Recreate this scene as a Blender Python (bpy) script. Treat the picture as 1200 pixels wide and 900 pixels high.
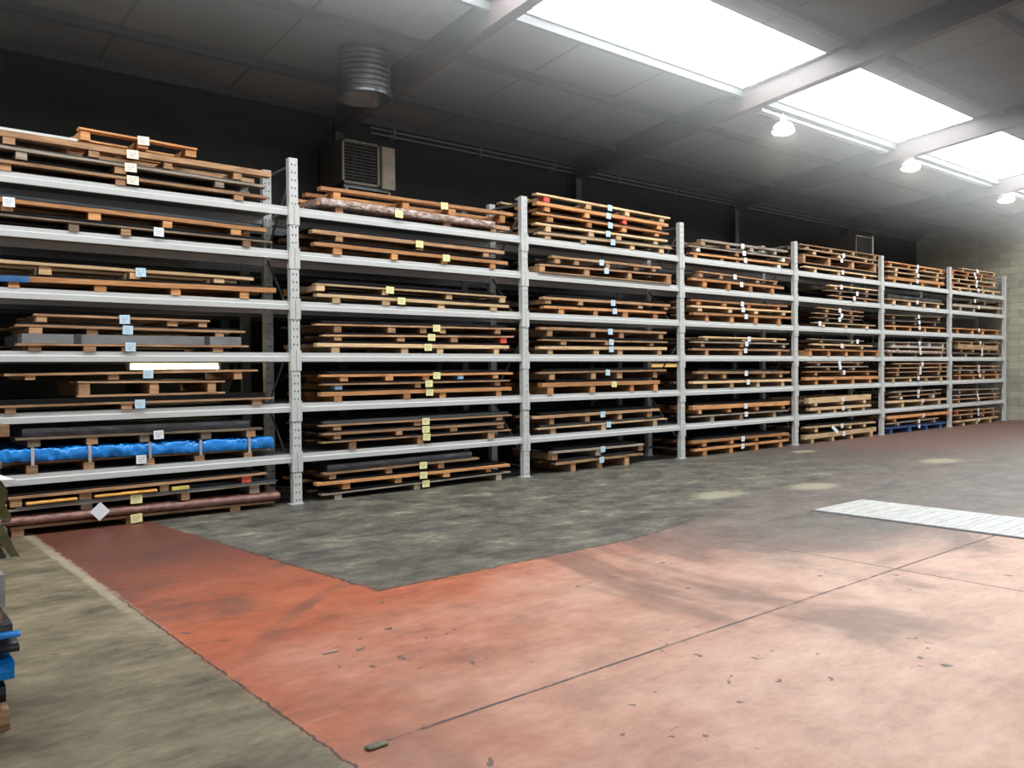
import bpy, math, random
from mathutils import Vector, Matrix, noise as mnoise

for o in list(bpy.data.objects):
    bpy.data.objects.remove(o)
SC = bpy.context.scene
COL = SC.collection
R = random.Random(7)

# ---------------------------------------------------------------- camera
F_PX, YAW, PITCH, ROLL = 981.97, 0.69627, -0.01633, -0.00987
CAM = Vector((0, -8.872, 1.5))
fw = Vector((math.sin(YAW)*math.cos(PITCH), math.cos(YAW)*math.cos(PITCH), math.sin(PITCH)))
rt = Vector((math.cos(YAW), -math.sin(YAW), 0))
up = rt.cross(fw)
rt2 = rt*math.cos(ROLL) + up*math.sin(ROLL)
up2 = -rt*math.sin(ROLL) + up*math.cos(ROLL)
cd = bpy.data.cameras.new('camera')
cam = bpy.data.objects.new('camera', cd)
COL.objects.link(cam)
cd.sensor_width = 36
cd.lens = F_PX/1200*36
cd.clip_start = 0.05
M4 = Matrix((rt2, up2, -fw)).transposed().to_4x4()
M4.translation = CAM
cam.matrix_world = M4
SC.camera = cam

# ---------------------------------------------------------------- light and exposure
SKYLIGHT = 18.0         # radiance of the translucent roof lights
REAR_FILL = 17.0  # unseen strip added behind the camera to brighten racks and foreground floor
LAMP = 60.0
TUBE = 22.0
DOOR_W = 150.0         # daylight entering through the open loading doors
HAZE = 0.042
w = bpy.data.worlds.new('world')
SC.world = w
w.use_nodes = True
w.node_tree.nodes['Background'].inputs[0].default_value = (0.75, 0.86, 1.0, 1)
w.node_tree.nodes['Background'].inputs[1].default_value = 1.0
SC.view_settings.view_transform = 'Standard'
SC.view_settings.look = 'None'
SC.view_settings.gamma = 1
SC.view_settings.use_curve_mapping = False
SC.view_settings.exposure = -0.42

def area_light(name, loc, direction, sx, sy, watts, colour):
    ld = bpy.data.lights.new(name, 'AREA')
    ld.shape = 'RECTANGLE'; ld.size = sx; ld.size_y = sy
    ld.energy = watts; ld.color = colour
    o = bpy.data.objects.new(name, ld)
    COL.objects.link(o)
    o.location = loc
    o.rotation_euler = Vector(direction).to_track_quat('-Z', 'Y').to_euler()
    return o

XL, XR, YB, YF = -5.0, 25.15, 2.5, -19.0
RIDGE = -8.25
def roof_z(y):
    return 5.35 + 0.1*(YB-y) if y > RIDGE else 5.35 + 0.1*(YB-RIDGE) - 0.1*(RIDGE-y)
# daylight through the two open loading doors of the wall behind the camera
area_light('door_daylight', (3.5, YF+0.25, 2.1), (0.25, 1, -0.03), 5.0, 4.0, DOOR_W, (0.93, 0.97, 1.0))
area_light('door_daylight', (15.0, YF+0.25, 2.1), (0.0, 1, -0.03), 5.0, 4.0, DOOR_W, (0.93, 0.97, 1.0))

# ---------------------------------------------------------------- helpers
class MB:
    def __init__(s):
        s.v = []; s.f = []; s.m = []
    def quad(s, a, b, c, d, mi=0):
        n = len(s.v); s.v += [a, b, c, d]; s.f.append((n, n+1, n+2, n+3)); s.m.append(mi)
    def box(s, x0, x1, y0, y1, z0, z1, d=0.0, mi=0, L=None, u=None):
        """box; with d the slab rises by d over the length L starting at u"""
        n = len(s.v)
        def dz(x):
            return 0 if not L else d*((x-u)/L-0.5)
        for z in (z0, z1):
            for (x, y) in ((x0, y0), (x1, y0), (x1, y1), (x0, y1)):
                s.v.append((x, y, z+dz(x)))
        for q in ((3,2,1,0),(4,5,6,7),(0,1,5,4),(1,2,6,5),(2,3,7,6),(3,0,4,7)):
            s.f.append(tuple(n+k for k in q)); s.m.append(mi)
        return s
    def plank(s, x0, x1, y0, y1, z0, z1, d, L, u, jit=0.003, mi=0, seg=7):
        """a long board with slightly uneven edges"""
        n = len(s.v); rr = R
        for i in range(seg+1):
            x = x0+(x1-x0)*i/seg
            b = d*((x-u)/L-0.5)
            j0 = rr.uniform(-jit, jit); j1 = rr.uniform(-jit, jit); jy = rr.uniform(-jit, jit)
            s.v += [(x, y0+jy, z0+b+max(j0, -jit*.3)), (x, y1, z0+b), (x, y1, z1+b), (x, y0+jy, z1+b+min(j1, jit*.3))]
        for i in range(seg):
            a = n+4*i
            for k in range(4):
                s.f.append((a+k, a+4+k, a+4+(k+1) % 4, a+(k+1) % 4)); s.m.append(mi)
        s.f.append((n, n+1, n+2, n+3)); s.m.append(mi)
        e = n+4*seg
        s.f.append((e+3, e+2, e+1, e)); s.m.append(mi)
        return s
    def tube(s, a, b, r, k=10, mi=0, r2=None):
        a = Vector(a); b = Vector(b); r2 = r if r2 is None else r2
        ax = (b-a).normalized(); t = Vector((0, 0, 1)) if abs(ax.z) < .9 else Vector((1, 0, 0))
        e1 = ax.cross(t).normalized(); e2 = ax.cross(e1); n = len(s.v)
        for c, rr in ((a, r), (b, r2)):
            for i in range(k):
                q = 2*math.pi*i/k
                s.v.append(tuple(c+e1*rr*math.cos(q)+e2*rr*math.sin(q)))
        for i in range(k):
            j = (i+1) % k
            s.f.append((n+i, n+j, n+k+j, n+k+i)); s.m.append(mi)
        s.f.append(tuple(n+i for i in range(k))[::-1]); s.m.append(mi)
        s.f.append(tuple(n+k+i for i in range(k))); s.m.append(mi)
        return s
    def lathe(s, prof, c, k=24, mi=0):
        n = len(s.v)
        for (r, z) in prof:
            for i in range(k):
                q = 2*math.pi*i/k
                s.v.append((c[0]+r*math.cos(q), c[1]+r*math.sin(q), c[2]+z))
        for a in range(len(prof)-1):
            for i in range(k):
                j = (i+1) % k
                s.f.append((n+a*k+i, n+a*k+j, n+(a+1)*k+j, n+(a+1)*k+i)); s.m.append(mi)
        return s
    def build(s, name, mats, parent=None, smooth=False, origin=None):
        me = bpy.data.meshes.new(name)
        o3 = Vector(origin) if origin else Vector((0, 0, 0))
        me.from_pydata([tuple(Vector(p)-o3) for p in s.v], [], s.f)
        mats = mats if isinstance(mats, (list, tuple)) else [mats]
        for mm in mats: me.materials.append(mm)
        for p, mi in zip(me.polygons, s.m):
            p.material_index = mi; p.use_smooth = smooth
        me.update()
        ob = bpy.data.objects.new(name, me)
        COL.objects.link(ob)
        ob.location = o3
        if parent is not None:
            ob.parent = parent
            ob.location = o3 - parent['org'] if False else o3 - Vector(ORG[parent.name])
        return ob
ORG = {}
def empty(name, loc):
    o = bpy.data.objects.new(name, None); COL.objects.link(o)
    o.location = loc; o.empty_display_size = 0.1
    ORG[o.name] = tuple(loc)
    return o
def tag(o, label=None, cat=None, group=None, kind=None):
    if label: o['label'] = label
    if cat: o['category'] = cat
    if group: o['group'] = group
    if kind: o['kind'] = kind
    return o
def struct(mb, name, mats, label, cat, smooth=False):
    o = mb.build(name, mats, smooth=smooth)
    return tag(o, label, cat, kind='structure')

# ---------------------------------------------------------------- materials
def new_mat(name):
    m = bpy.data.materials.new(name); m.use_nodes = True
    nt = m.node_tree; b = nt.nodes['Principled BSDF']
    return m, nt, b
def N(nt, t, **kw):
    n = nt.nodes.new(t)
    for k, v in kw.items():
        setattr(n, k, v)
    return n
def mathn(nt, op, a, b=None, clamp=False):
    n = nt.nodes.new('ShaderNodeMath'); n.operation = op; n.use_clamp = clamp
    for i, x in enumerate((a, b)):
        if x is None: continue
        if isinstance(x, (int, float)): n.inputs[i].default_value = x
        else: nt.links.new(x, n.inputs[i])
    return n.outputs[0]
def noise(nt, vec, scale, detail=4, rough=0.55, w=None, dist=0.0):
    n = nt.nodes.new('ShaderNodeTexNoise')
    n.noise_dimensions = '4D' if w is not None else '3D'
    n.inputs['Scale'].default_value = scale; n.inputs['Detail'].default_value = detail
    n.inputs['Roughness'].default_value = rough; n.inputs['Distortion'].default_value = dist
    if vec is not None: nt.links.new(vec, n.inputs['Vector'])
    if w is not None: nt.links.new(w, n.inputs['W'])
    return n.outputs[0]
def ramp(nt, fac, stops):
    n = nt.nodes.new('ShaderNodeValToRGB'); e = n.color_ramp.elements
    while len(e) < len(stops): e.new(0.5)
    for k, (p, c) in enumerate(stops):
        e[k].position = p; e[k].color = (c[0], c[1], c[2], 1) if not isinstance(c, (int, float)) else (c, c, c, 1)
    nt.links.new(fac, n.inputs[0])
    return n.outputs[0]
def sstep(nt, val, lo, hi):
    n = nt.nodes.new('ShaderNodeMapRange'); n.interpolation_type = 'SMOOTHSTEP'
    nt.links.new(val, n.inputs[0])
    n.inputs[1].default_value = lo; n.inputs[2].default_value = hi
    n.inputs[3].default_value = 0; n.inputs[4].default_value = 1
    return n.outputs[0]
def mix(nt, fac, a, b, mode='MIX'):
    n = nt.nodes.new('ShaderNodeMix'); n.data_type = 'RGBA'; n.blend_type = mode
    for sock, x in ((n.inputs[0], fac), (n.inputs[6], a), (n.inputs[7], b)):
        if isinstance(x, (int, float)): sock.default_value = x
        elif isinstance(x, tuple): sock.default_value = (x[0], x[1], x[2], 1)
        else: nt.links.new(x, sock)
    return n.outputs[2]
def scaled(nt, vec, s):
    n = nt.nodes.new('ShaderNodeMapping'); n.inputs['Scale'].default_value = s
    nt.links.new(vec, n.inputs['Vector'])
    return n.outputs[0]
def coords(nt):
    return nt.nodes.new('ShaderNodeTexCoord').outputs['Object']
def bump(nt, b, h, strength=0.3, dist=0.01):
    n = nt.nodes.new('ShaderNodeBump'); n.inputs['Strength'].default_value = strength
    n.inputs['Distance'].default_value = dist
    nt.links.new(h, n.inputs['Height']); nt.links.new(n.outputs[0], b.inputs['Normal'])

def plain(name, col, rough=0.6, metal=0.0, vary=0.12, sc=6.0, stretch=(1, 1, 1), obj_rand=0.0, emit=0, ecol=None):
    m, nt, b = new_mat(name)
    v = scaled(nt, coords(nt), stretch)
    f = noise(nt, v, sc)
    dark = tuple(c*(1-vary*2) for c in col); lite = tuple(min(1, c*(1+vary)) for c in col)
    c = ramp(nt, f, [(0.3, dark), (0.7, lite)])
    if obj_rand:
        oi = nt.nodes.new('ShaderNodeObjectInfo').outputs['Random']
        k = mathn(nt, 'ADD', mathn(nt, 'MULTIPLY', oi, obj_rand), 1-obj_rand)
        cc = nt.nodes.new('ShaderNodeCombineColor')
        for i in range(3): nt.links.new(k, cc.inputs[i])
        c = mix(nt, 1.0, c, cc.outputs[0], 'MULTIPLY')
    nt.links.new(c, b.inputs['Base Color'])
    b.inputs['Roughness'].default_value = rough; b.inputs['Metallic'].default_value = metal
    if emit:
        b.inputs['Emission Color'].default_value = (*(ecol or col), 1)
        b.inputs['Emission Strength'].default_value = emit
    return m

def wood(name, a, c, dark):
    m, nt, b = new_mat(name)
    oi = nt.nodes.new('ShaderNodeObjectInfo').outputs['Random']
    ww = mathn(nt, 'MULTIPLY', oi, 30.0)
    co = coords(nt)
    g = noise(nt, scaled(nt, co, (1.2, 14, 30)), 3.0, 5, 0.6, ww)
    blot = noise(nt, scaled(nt, co, (1, 1, 3)), 1.7, 3, 0.6, ww)
    col = ramp(nt, g, [(0.32, dark), (0.5, a), (0.68, c)])
    col = mix(nt, sstep(nt, blot, 0.52, 0.72), col, dark)
    k = mathn(nt, 'ADD', mathn(nt, 'MULTIPLY', oi, 0.55), 0.62)
    cc = nt.nodes.new('ShaderNodeCombineColor')
    for i in range(3): nt.links.new(k, cc.inputs[i])
    col = mix(nt, 1.0, col, cc.outputs[0], 'MULTIPLY')
    nt.links.new(col, b.inputs['Base Color'])
    b.inputs['Roughness'].default_value = 0.8
    bump(nt, b, g, 0.35, 0.004)
    return m

WOOD = {
 'o': wood('wood_orange', (0.60, 0.27, 0.10), (0.74, 0.40, 0.17), (0.34, 0.13, 0.05)),
 'p': wood('wood_pale', (0.72, 0.48, 0.26), (0.84, 0.62, 0.38), (0.48, 0.27, 0.12)),
 'b': wood('wood_brown', (0.44, 0.24, 0.12), (0.60, 0.37, 0.20), (0.22, 0.11, 0.055)),
 'g': wood('wood_grey', (0.36, 0.29, 0.22), (0.52, 0.45, 0.36), (0.20, 0.15, 0.11)),
 'd': wood('wood_dark', (0.20, 0.14, 0.09), (0.30, 0.22, 0.15), (0.10, 0.07, 0.045)),
 'f': wood('wood_under_film', (0.50, 0.27, 0.16), (0.66, 0.42, 0.28), (0.30, 0.14, 0.08)),
 'n': plain('blue_painted_wood', (0.05, 0.12, 0.30), 0.6, vary=0.2),
 'r': plain('red_painted_wood', (0.75, 0.10, 0.07), 0.6, vary=0.1),
 'u': plain('blue_grey_painted_wood', (0.22, 0.38, 0.52), 0.6, vary=0.1),
 'w': plain('white_painted_wood', (0.85, 0.82, 0.74), 0.6, vary=0.05),
}
M = {
 'rack': plain('galvanised_rack_paint', (0.56, 0.56, 0.54), 0.5, 0.0, 0.05, 3),
 'beam': plain('light_grey_beam_paint', (0.54, 0.54, 0.525), 0.38, 0.0, 0.02, 1),
 'brace': plain('brace_steel', (0.20, 0.205, 0.21), 0.5, 0.3, 0.08),
 'shaded_rack': plain('shaded_rack_paint', (0.13, 0.135, 0.14), 0.6, 0.0, 0.1, 3),  # rear rack colour darkened to stand for the shade behind the pallets
 'deck': plain('deck_steel', (0.27, 0.285, 0.30), 0.4, 0.5, 0.1, 1.5, (1, 4, 4)),
 'dark': plain('dark_steel_sheet', (0.022, 0.023, 0.027), 0.4, 0.4, 0.2, 3, (0.6, 2, 20), 0.6),
 'steel': plain('bare_steel_sheet', (0.15, 0.165, 0.175), 0.35, 0.7, 0.15, 3, (0.6, 2, 20), 0.4),
 'white': plain('white_coated_sheet', (0.74, 0.74, 0.72), 0.5, 0, 0.05, 3),
 'grey': plain('grey_wrapped_pack', (0.20, 0.20, 0.20), 0.5, 0, 0.12, 5),
 'black': plain('black_wrapped_pack', (0.035, 0.036, 0.042), 0.35, 0, 0.25, 4),
 'strap': plain('galvanised_strap', (0.55, 0.57, 0.58), 0.3, 0.8, 0.1),
 'tarp': plain('blue_tarpaulin', (0.008, 0.24, 0.74), 0.25, 0, 0.12, 4, (1, 3, 3)),
 'navy': plain('dark_blue_film', (0.02, 0.055, 0.17), 0.3, 0, 0.2, 4),
 'blue_tape': plain('blue_tape', (0.03, 0.13, 0.34), 0.5, 0, 0.2, 8),
 'brown_film': plain('brown_plastic_film', (0.25, 0.115, 0.09), 0.28, 0, 0.3, 9, (1.5, 2, 2)),
 'foam': plain('orange_foam', (0.75, 0.38, 0.08), 0.8, 0, 0.15, 7),
 'yellow': plain('yellow_card', (0.75, 0.62, 0.15), 0.7, 0, 0.08),
 'purlin': plain('dark_purlin_paint', (0.07, 0.07, 0.072), 0.6, 0, 0.1),
 'rafter': plain('red_oxide_rafter', (0.085, 0.055, 0.052), 0.5, 0, 0.12, 1.0),
 'tray': plain('galvanised_tray', (0.55, 0.57, 0.57), 0.4, 0.4, 0.08),
 'lamp_body': plain('white_lamp_body', (0.8, 0.8, 0.78), 0.4),
 'galv_duct': plain('galvanised_duct', (0.17, 0.175, 0.18), 0.32, 0.8, 0.1),
 'unit_side': plain('brown_unit_panel', (0.075, 0.062, 0.05), 0.6, 0, 0.1),
 'unit_frame': plain('unit_frame', (0.20, 0.175, 0.14), 0.5, 0.2, 0.1),
 'unit_cream': plain('cream_unit_panel', (0.36, 0.30, 0.22), 0.5, 0, 0.1, 3, (1, 1, 3)),
 'grille': plain('dark_grille', (0.02, 0.022, 0.022), 0.5, 0.3, 0.1),
 'card': plain('brown_cardboard', (0.30, 0.18, 0.09), 0.8, 0, 0.1),
 'olive': plain('olive_canvas', (0.10, 0.09, 0.035), 0.8, 0, 0.2, 10),
 'silver_film': plain('silver_film_pack', (0.42, 0.40, 0.40), 0.3, 0.4, 0.2, 6),
 'ink': plain('label_print', (0.42, 0.42, 0.44), 0.8, 0, 0.0),
 'lab_white': plain('white_paper', (0.86, 0.87, 0.90), 0.7, 0, 0.02),
 'lab_blue': plain('pale_blue_paper', (0.55, 0.76, 0.90), 0.7, 0, 0.02),
 'lab_yellow': plain('pale_yellow_paper', (0.90, 0.84, 0.36), 0.7, 0, 0.02),
 'lab_pink': plain('cream_paper', (0.90, 0.80, 0.66), 0.7, 0, 0.02),
 'rubble': plain('grey_green_rag', (0.20, 0.20, 0.14), 0.9, 0, 0.3, 20),
}
def shiny_film():
    m, nt, b = new_mat('clear_film_over_load')
    co = coords(nt)
    f = noise(nt, scaled(nt, co, (2.5, 4, 6)), 5.0, 5, 0.7)
    c = ramp(nt, f, [(0.35, (0.16, 0.10, 0.08)), (0.5, (0.42, 0.28, 0.22)), (0.66, (0.75, 0.70, 0.68))])
    nt.links.new(c, b.inputs['Base Color']); b.inputs['Roughness'].default_value = 0.2
    bump(nt, b, f, 0.8, 0.03)
    return m
M['film'] = shiny_film()
def emitter(name, col, s):
    m, nt, b = new_mat(name)
    b.inputs['Base Color'].default_value = (0.8, 0.8, 0.8, 1)
    b.inputs['Emission Color'].default_value = (*col, 1); b.inputs['Emission Strength'].default_value = s
    return m
M['skylight'] = emitter('translucent_roof_light', (0.92, 0.98, 1.0), SKYLIGHT)
M['rear_fill'] = emitter('rear_fill_glow', (0.92, 0.98, 1.0), REAR_FILL)
M['lamp_glow'] = emitter('lamp_diffuser', (1.0, 0.93, 0.74), LAMP)
M['tube_glow'] = emitter('fluorescent_tube', (1.0, 0.80, 0.42), TUBE)
M['yellow_glow'] = emitter('dim_yellow_glow', (1.0, 0.62, 0.18), TUBE*.05)

def floor_mat():
    m, nt, b = new_mat('painted_concrete_floor')
    co = coords(nt)
    sep = nt.nodes.new('ShaderNodeSeparateXYZ'); nt.links.new(co, sep.inputs[0])
    X, Y = sep.outputs[0], sep.outputs[1]
    n1 = noise(nt, co, 0.55, 6, 0.62)
    n2 = noise(nt, scaled(nt, co, (1, 1.6, 1)), 1.8, 8, 0.68)
    n3 = noise(nt, co, 9.0, 6, 0.7)
    n4 = noise(nt, scaled(nt, co, (1.2, 1, 1)), 0.28, 4, 0.6, dist=1.2)
    fine = noise(nt, co, 55, 3, 0.7)
    jit = mathn(nt, 'MULTIPLY', mathn(nt, 'SUBTRACT', n3, 0.5), 0.14)
    jit2 = mathn(nt, 'MULTIPLY', mathn(nt, 'SUBTRACT', n2, 0.5), 1.1)
    hf = noise(nt, scaled(nt, co, (1, 2.2, 1)), 6.5, 9, 0.75, dist=0.4)
    nm = mathn(nt, 'ADD', mathn(nt, 'MULTIPLY', n2, 0.62), mathn(nt, 'MULTIPLY', hf, 0.38))
    # colours
    conc = ramp(nt, nm, [(0.34, (0.050, 0.041, 0.027)), (0.45, (0.135, 0.108, 0.066)), (0.56, (0.225, 0.182, 0.112)), (0.68, (0.36, 0.30, 0.195))])
    patch = ramp(nt, nm, [(0.36, (0.028, 0.026, 0.023)), (0.46, (0.075, 0.07, 0.058)), (0.56, (0.15, 0.138, 0.105)), (0.66, (0.40, 0.37, 0.27))])
    red = ramp(nt, nm, [(0.30, (0.14, 0.045, 0.028)), (0.44, (0.34, 0.082, 0.034)), (0.58, (0.46, 0.120, 0.052)), (0.74, (0.52, 0.205, 0.12))])
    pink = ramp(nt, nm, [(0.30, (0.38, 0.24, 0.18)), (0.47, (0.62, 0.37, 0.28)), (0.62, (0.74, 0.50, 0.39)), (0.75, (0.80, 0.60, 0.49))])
    dusty = ramp(nt, nm, [(0.34, (0.060, 0.048, 0.042)), (0.48, (0.125, 0.098, 0.085)), (0.62, (0.21, 0.165, 0.14)), (0.72, (0.32, 0.26, 0.21))])
    # worn paler paint, plus foreground brightness painted in as a gradient
    wear_and_light = mathn(nt, 'ADD', mathn(nt, 'MULTIPLY', X, 0.18), mathn(nt, 'MULTIPLY', Y, -0.30))
    wear_and_light = mathn(nt, 'ADD', wear_and_light, mathn(nt, 'MULTIPLY', mathn(nt, 'SUBTRACT', n1, 0.5), 1.6))
    col = mix(nt, sstep(nt, wear_and_light, 1.65, 2.85), red, pink)
    # dark scuffed dirt over the red paint
    col = mix(nt, mathn(nt, 'MULTIPLY', sstep(nt, n4, 0.50, 0.62), 0.6), col, (0.11, 0.06, 0.045))
    # dusty brown zone beyond, towards the end wall and along the patch
    dz = mathn(nt, 'ADD', mathn(nt, 'ADD', mathn(nt, 'MULTIPLY', X, 0.25), Y), mathn(nt, 'MULTIPLY', jit2, 1.8))
    col = mix(nt, mathn(nt, 'MULTIPLY', sstep(nt, dz, -4.5, -3.0), sstep(nt, X, 4.2, 7.2)), col, dusty)
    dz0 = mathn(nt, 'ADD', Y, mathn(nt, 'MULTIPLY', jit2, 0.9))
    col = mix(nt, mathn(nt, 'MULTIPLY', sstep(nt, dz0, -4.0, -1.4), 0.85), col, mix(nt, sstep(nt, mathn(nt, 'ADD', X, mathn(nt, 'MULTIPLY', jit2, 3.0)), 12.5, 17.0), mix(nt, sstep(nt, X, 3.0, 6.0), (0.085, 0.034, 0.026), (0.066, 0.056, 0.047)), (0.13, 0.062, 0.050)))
    # grey repair patch along the racks
    edge = mathn(nt, 'ADD', mathn(nt, 'ADD', mathn(nt, 'MULTIPLY', sstep(nt, X, 5.2, 9.6), -0.95), -0.0), mathn(nt, 'ADD', Y, jit))
    my = mathn(nt, 'MULTIPLY', sstep(nt, edge, -3.90, -3.86), 1.0)
    xl = mathn(nt, 'ADD', mathn(nt, 'ADD', X, jit), mathn(nt, 'MULTIPLY', Y, 0.09))
    mx = mathn(nt, 'MULTIPLY', sstep(nt, xl, 2.58, 2.64), mathn(nt, 'SUBTRACT', 1.0, sstep(nt, mathn(nt, 'ADD', X, mathn(nt, 'MULTIPLY', jit2, 3.0)), 9.0, 15.0)))
    mp = mathn(nt, 'MULTIPLY', mx, my)
    col = mix(nt, mp, col, patch)
    # bare concrete left of the paint line
    ml = mathn(nt, 'SUBTRACT', 1.0, sstep(nt, mathn(nt, 'ADD', X, mathn(nt, 'MULTIPLY', jit, 0.55)), 1.53, 1.57))
    col = mix(nt, ml, col, conc)
    # pale dusty rim and dark joints
    def line(s, v, wd, d=0.0):
        a = mathn(nt, 'ABSOLUTE', mathn(nt, 'SUBTRACT', mathn(nt, 'ADD', s, mathn(nt, 'MULTIPLY', jit, d)), v))
        return mathn(nt, 'SUBTRACT', 1.0, sstep(nt, a, wd*0.5, wd*1.3))
    j1 = mathn(nt, 'MULTIPLY', line(Y, -5.94, 0.011, 0.12), sstep(nt, X, 1.70, 1.72))
    j2 = mathn(nt, 'MULTIPLY', line(X, 6.14, 0.010, 0.1), mathn(nt, 'SUBTRACT', 1.0, sstep(nt, Y, -4.6, -4.5)))
    j3 = mathn(nt, 'MULTIPLY', line(Y, -4.18, 0.012, 0.2), sstep(nt, X, 9.0, 9.1))
    j4 = mathn(nt, 'MULTIPLY', line(X, 1.555, 0.0075, 0.5), mathn(nt, 'SUBTRACT', 1.0, sstep(nt, Y, -3.2, -2.4)))
    rim = mathn(nt, 'MULTIPLY', line(X, 1.53, 0.045, 0.9), sstep(nt, Y, -4.6, -2.5))
    col = mix(nt, mathn(nt, 'MULTIPLY', rim, 0.45), col, (0.50, 0.42, 0.30))
    pe = mathn(nt, 'MULTIPLY', mathn(nt, 'MULTIPLY', line(edge, -3.89, 0.014), mathn(nt, 'MULTIPLY', sstep(nt, xl, 2.58, 2.62), mathn(nt, 'SUBTRACT', 1.0, sstep(nt, X, 6.0, 8.0)))), 1.0)
    pe2 = mathn(nt, 'MULTIPLY', line(xl, 2.60, 0.015), sstep(nt, edge, -3.92, -3.88))
    pe2 = mathn(nt, 'MULTIPLY', pe2, mathn(nt, 'SUBTRACT', 1.0, sstep(nt, Y, -2.2, -1.2)))
    j = mathn(nt, 'MAXIMUM', mathn(nt, 'MAXIMUM', j1, j2), mathn(nt, 'MAXIMUM', mathn(nt, 'MAXIMUM', j3, j4), mathn(nt, 'MAXIMUM', pe, pe2)))
    brk = sstep(nt, noise(nt, co, 3.5, 4, 0.7), 0.30, 0.5)
    col = mix(nt, mathn(nt, 'MULTIPLY', mathn(nt, 'MULTIPLY', j, brk), 0.9), col, (0.045, 0.032, 0.026))
    # pale dried spills
    for sx, sy, sr in ((9.66, -3.21, 0.32), (13.59, -0.75, 0.22), (13.70, -3.05, 0.35), (8.20, -2.82, 0.30)):
        dx = mathn(nt, 'MULTIPLY', mathn(nt, 'SUBTRACT', X, sx), 0.6); dy = mathn(nt, 'SUBTRACT', Y, sy)
        rr = mathn(nt, 'ADD', mathn(nt, 'SQRT', mathn(nt, 'ADD', mathn(nt, 'MULTIPLY', dx, dx), mathn(nt, 'MULTIPLY', dy, dy))), mathn(nt, 'MULTIPLY', mathn(nt, 'SUBTRACT', hf, 0.5), 0.5))
        col = mix(nt, mathn(nt, 'MULTIPLY', mathn(nt, 'SUBTRACT', 1.0, sstep(nt, rr, sr*0.4, sr)), 0.6), col, (0.42, 0.37, 0.25))
    # chips and pale scuffs
    ch = noise(nt, co, 10.0, 2, 0.5)
    zone = noise(nt, co, 1.3, 2, 0.5)
    chips = mathn(nt, 'MULTIPLY', sstep(nt, ch, 0.665, 0.68), sstep(nt, zone, 0.53, 0.57))
    col = mix(nt, mathn(nt, 'MULTIPLY', chips, 0.85), col, (0.10, 0.075, 0.06))
    sc = noise(nt, scaled(nt, co, (1.0, 7.0, 1)), 2.2, 5, 0.75, dist=0.6)
    col = mix(nt, mathn(nt, 'MULTIPLY', sstep(nt, sc, 0.62, 0.78), 0.35), col, (0.52, 0.45, 0.37))
    # curved tyre marks
    def arc(cx, cy, r, wd):
        dx = mathn(nt, 'SUBTRACT', X, cx); dy = mathn(nt, 'SUBTRACT', Y, cy)
        rr = mathn(nt, 'SQRT', mathn(nt, 'ADD', mathn(nt, 'MULTIPLY', dx, dx), mathn(nt, 'MULTIPLY', dy, dy)))
        return line(rr, r, wd, 0.5)
    ar = mathn(nt, 'MAXIMUM', arc(4.6, -6.6, 4.3, 0.07), mathn(nt, 'MAXIMUM', arc(4.9, -6.9, 3.9, 0.06), arc(9.5, 0.5, 4.4, 0.06)))
    ar = mathn(nt, 'MULTIPLY', ar, mathn(nt, 'MULTIPLY', sstep(nt, Y, -4.9, -3.6), sstep(nt, n1, 0.42, 0.6)))
    col = mix(nt, mathn(nt, 'MULTIPLY', ar, 0.6), col, (0.05, 0.045, 0.04))
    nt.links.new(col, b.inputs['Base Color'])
    ro = mathn(nt, 'ADD', mathn(nt, 'MULTIPLY', n3, 0.30), 0.34)
    nt.links.new(ro, b.inputs['Roughness'])
    b.inputs['Specular IOR Level'].default_value = 0.45
    hh = mathn(nt, 'ADD', mathn(nt, 'MULTIPLY', j, -1.5), mathn(nt, 'ADD', mathn(nt, 'MULTIPLY', fine, 0.25), n3))
    bump(nt, b, hh, 0.22, 0.008)
    return m
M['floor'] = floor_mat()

def block_mat(name, axis, a, c, mortar, bw=0.5, bh=0.2):
    m, nt, b = new_mat(name)
    co = coords(nt)
    sep = nt.nodes.new('ShaderNodeSeparateXYZ'); nt.links.new(co, sep.inputs[0])
    cb = nt.nodes.new('ShaderNodeCombineXYZ')
    nt.links.new(sep.outputs[axis], cb.inputs[0]); nt.links.new(sep.outputs[2], cb.inputs[1])
    br = nt.nodes.new('ShaderNodeTexBrick')
    nt.links.new(cb.outputs[0], br.inputs['Vector'])
    br.inputs['Scale'].default_value = 1.0; br.inputs['Brick Width'].default_value = bw
    br.inputs['Row Height'].default_value = bh; br.inputs['Mortar Size'].default_value = 0.006
    br.inputs['Mortar Smooth'].default_value = 0.3
    br.inputs['Color1'].default_value = (*a, 1); br.inputs['Color2'].default_value = (*c, 1)
    br.inputs['Mortar'].default_value = (*mortar, 1)
    n = noise(nt, co, 1.5, 6, 0.65)
    k = ramp(nt, n, [(0.3, 0.75), (0.7, 1.1)])
    nt.links.new(mix(nt, 1.0, br.outputs[0], k, 'MULTIPLY'), b.inputs['Base Color'])
    b.inputs['Roughness'].default_value = 0.9
    bump(nt, b, mathn(nt, 'SUBTRACT', n, br.outputs[1]), 0.4, 0.01)
    return m
M['block_end'] = block_mat('pale_concrete_blocks', 1, (0.45, 0.415, 0.32), (0.33, 0.305, 0.235), (0.23, 0.21, 0.165))
M['block_back'] = block_mat('dark_wall_blocks', 0, (0.036, 0.036, 0.035), (0.028, 0.028, 0.027), (0.045, 0.045, 0.042), 1.2, 0.25)  # very dark block tone, mortar slightly paler
M['wall_plain'] = plain('pale_rendered_wall', (0.30, 0.29, 0.27), 0.9, 0, 0.1, 1)

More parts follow.
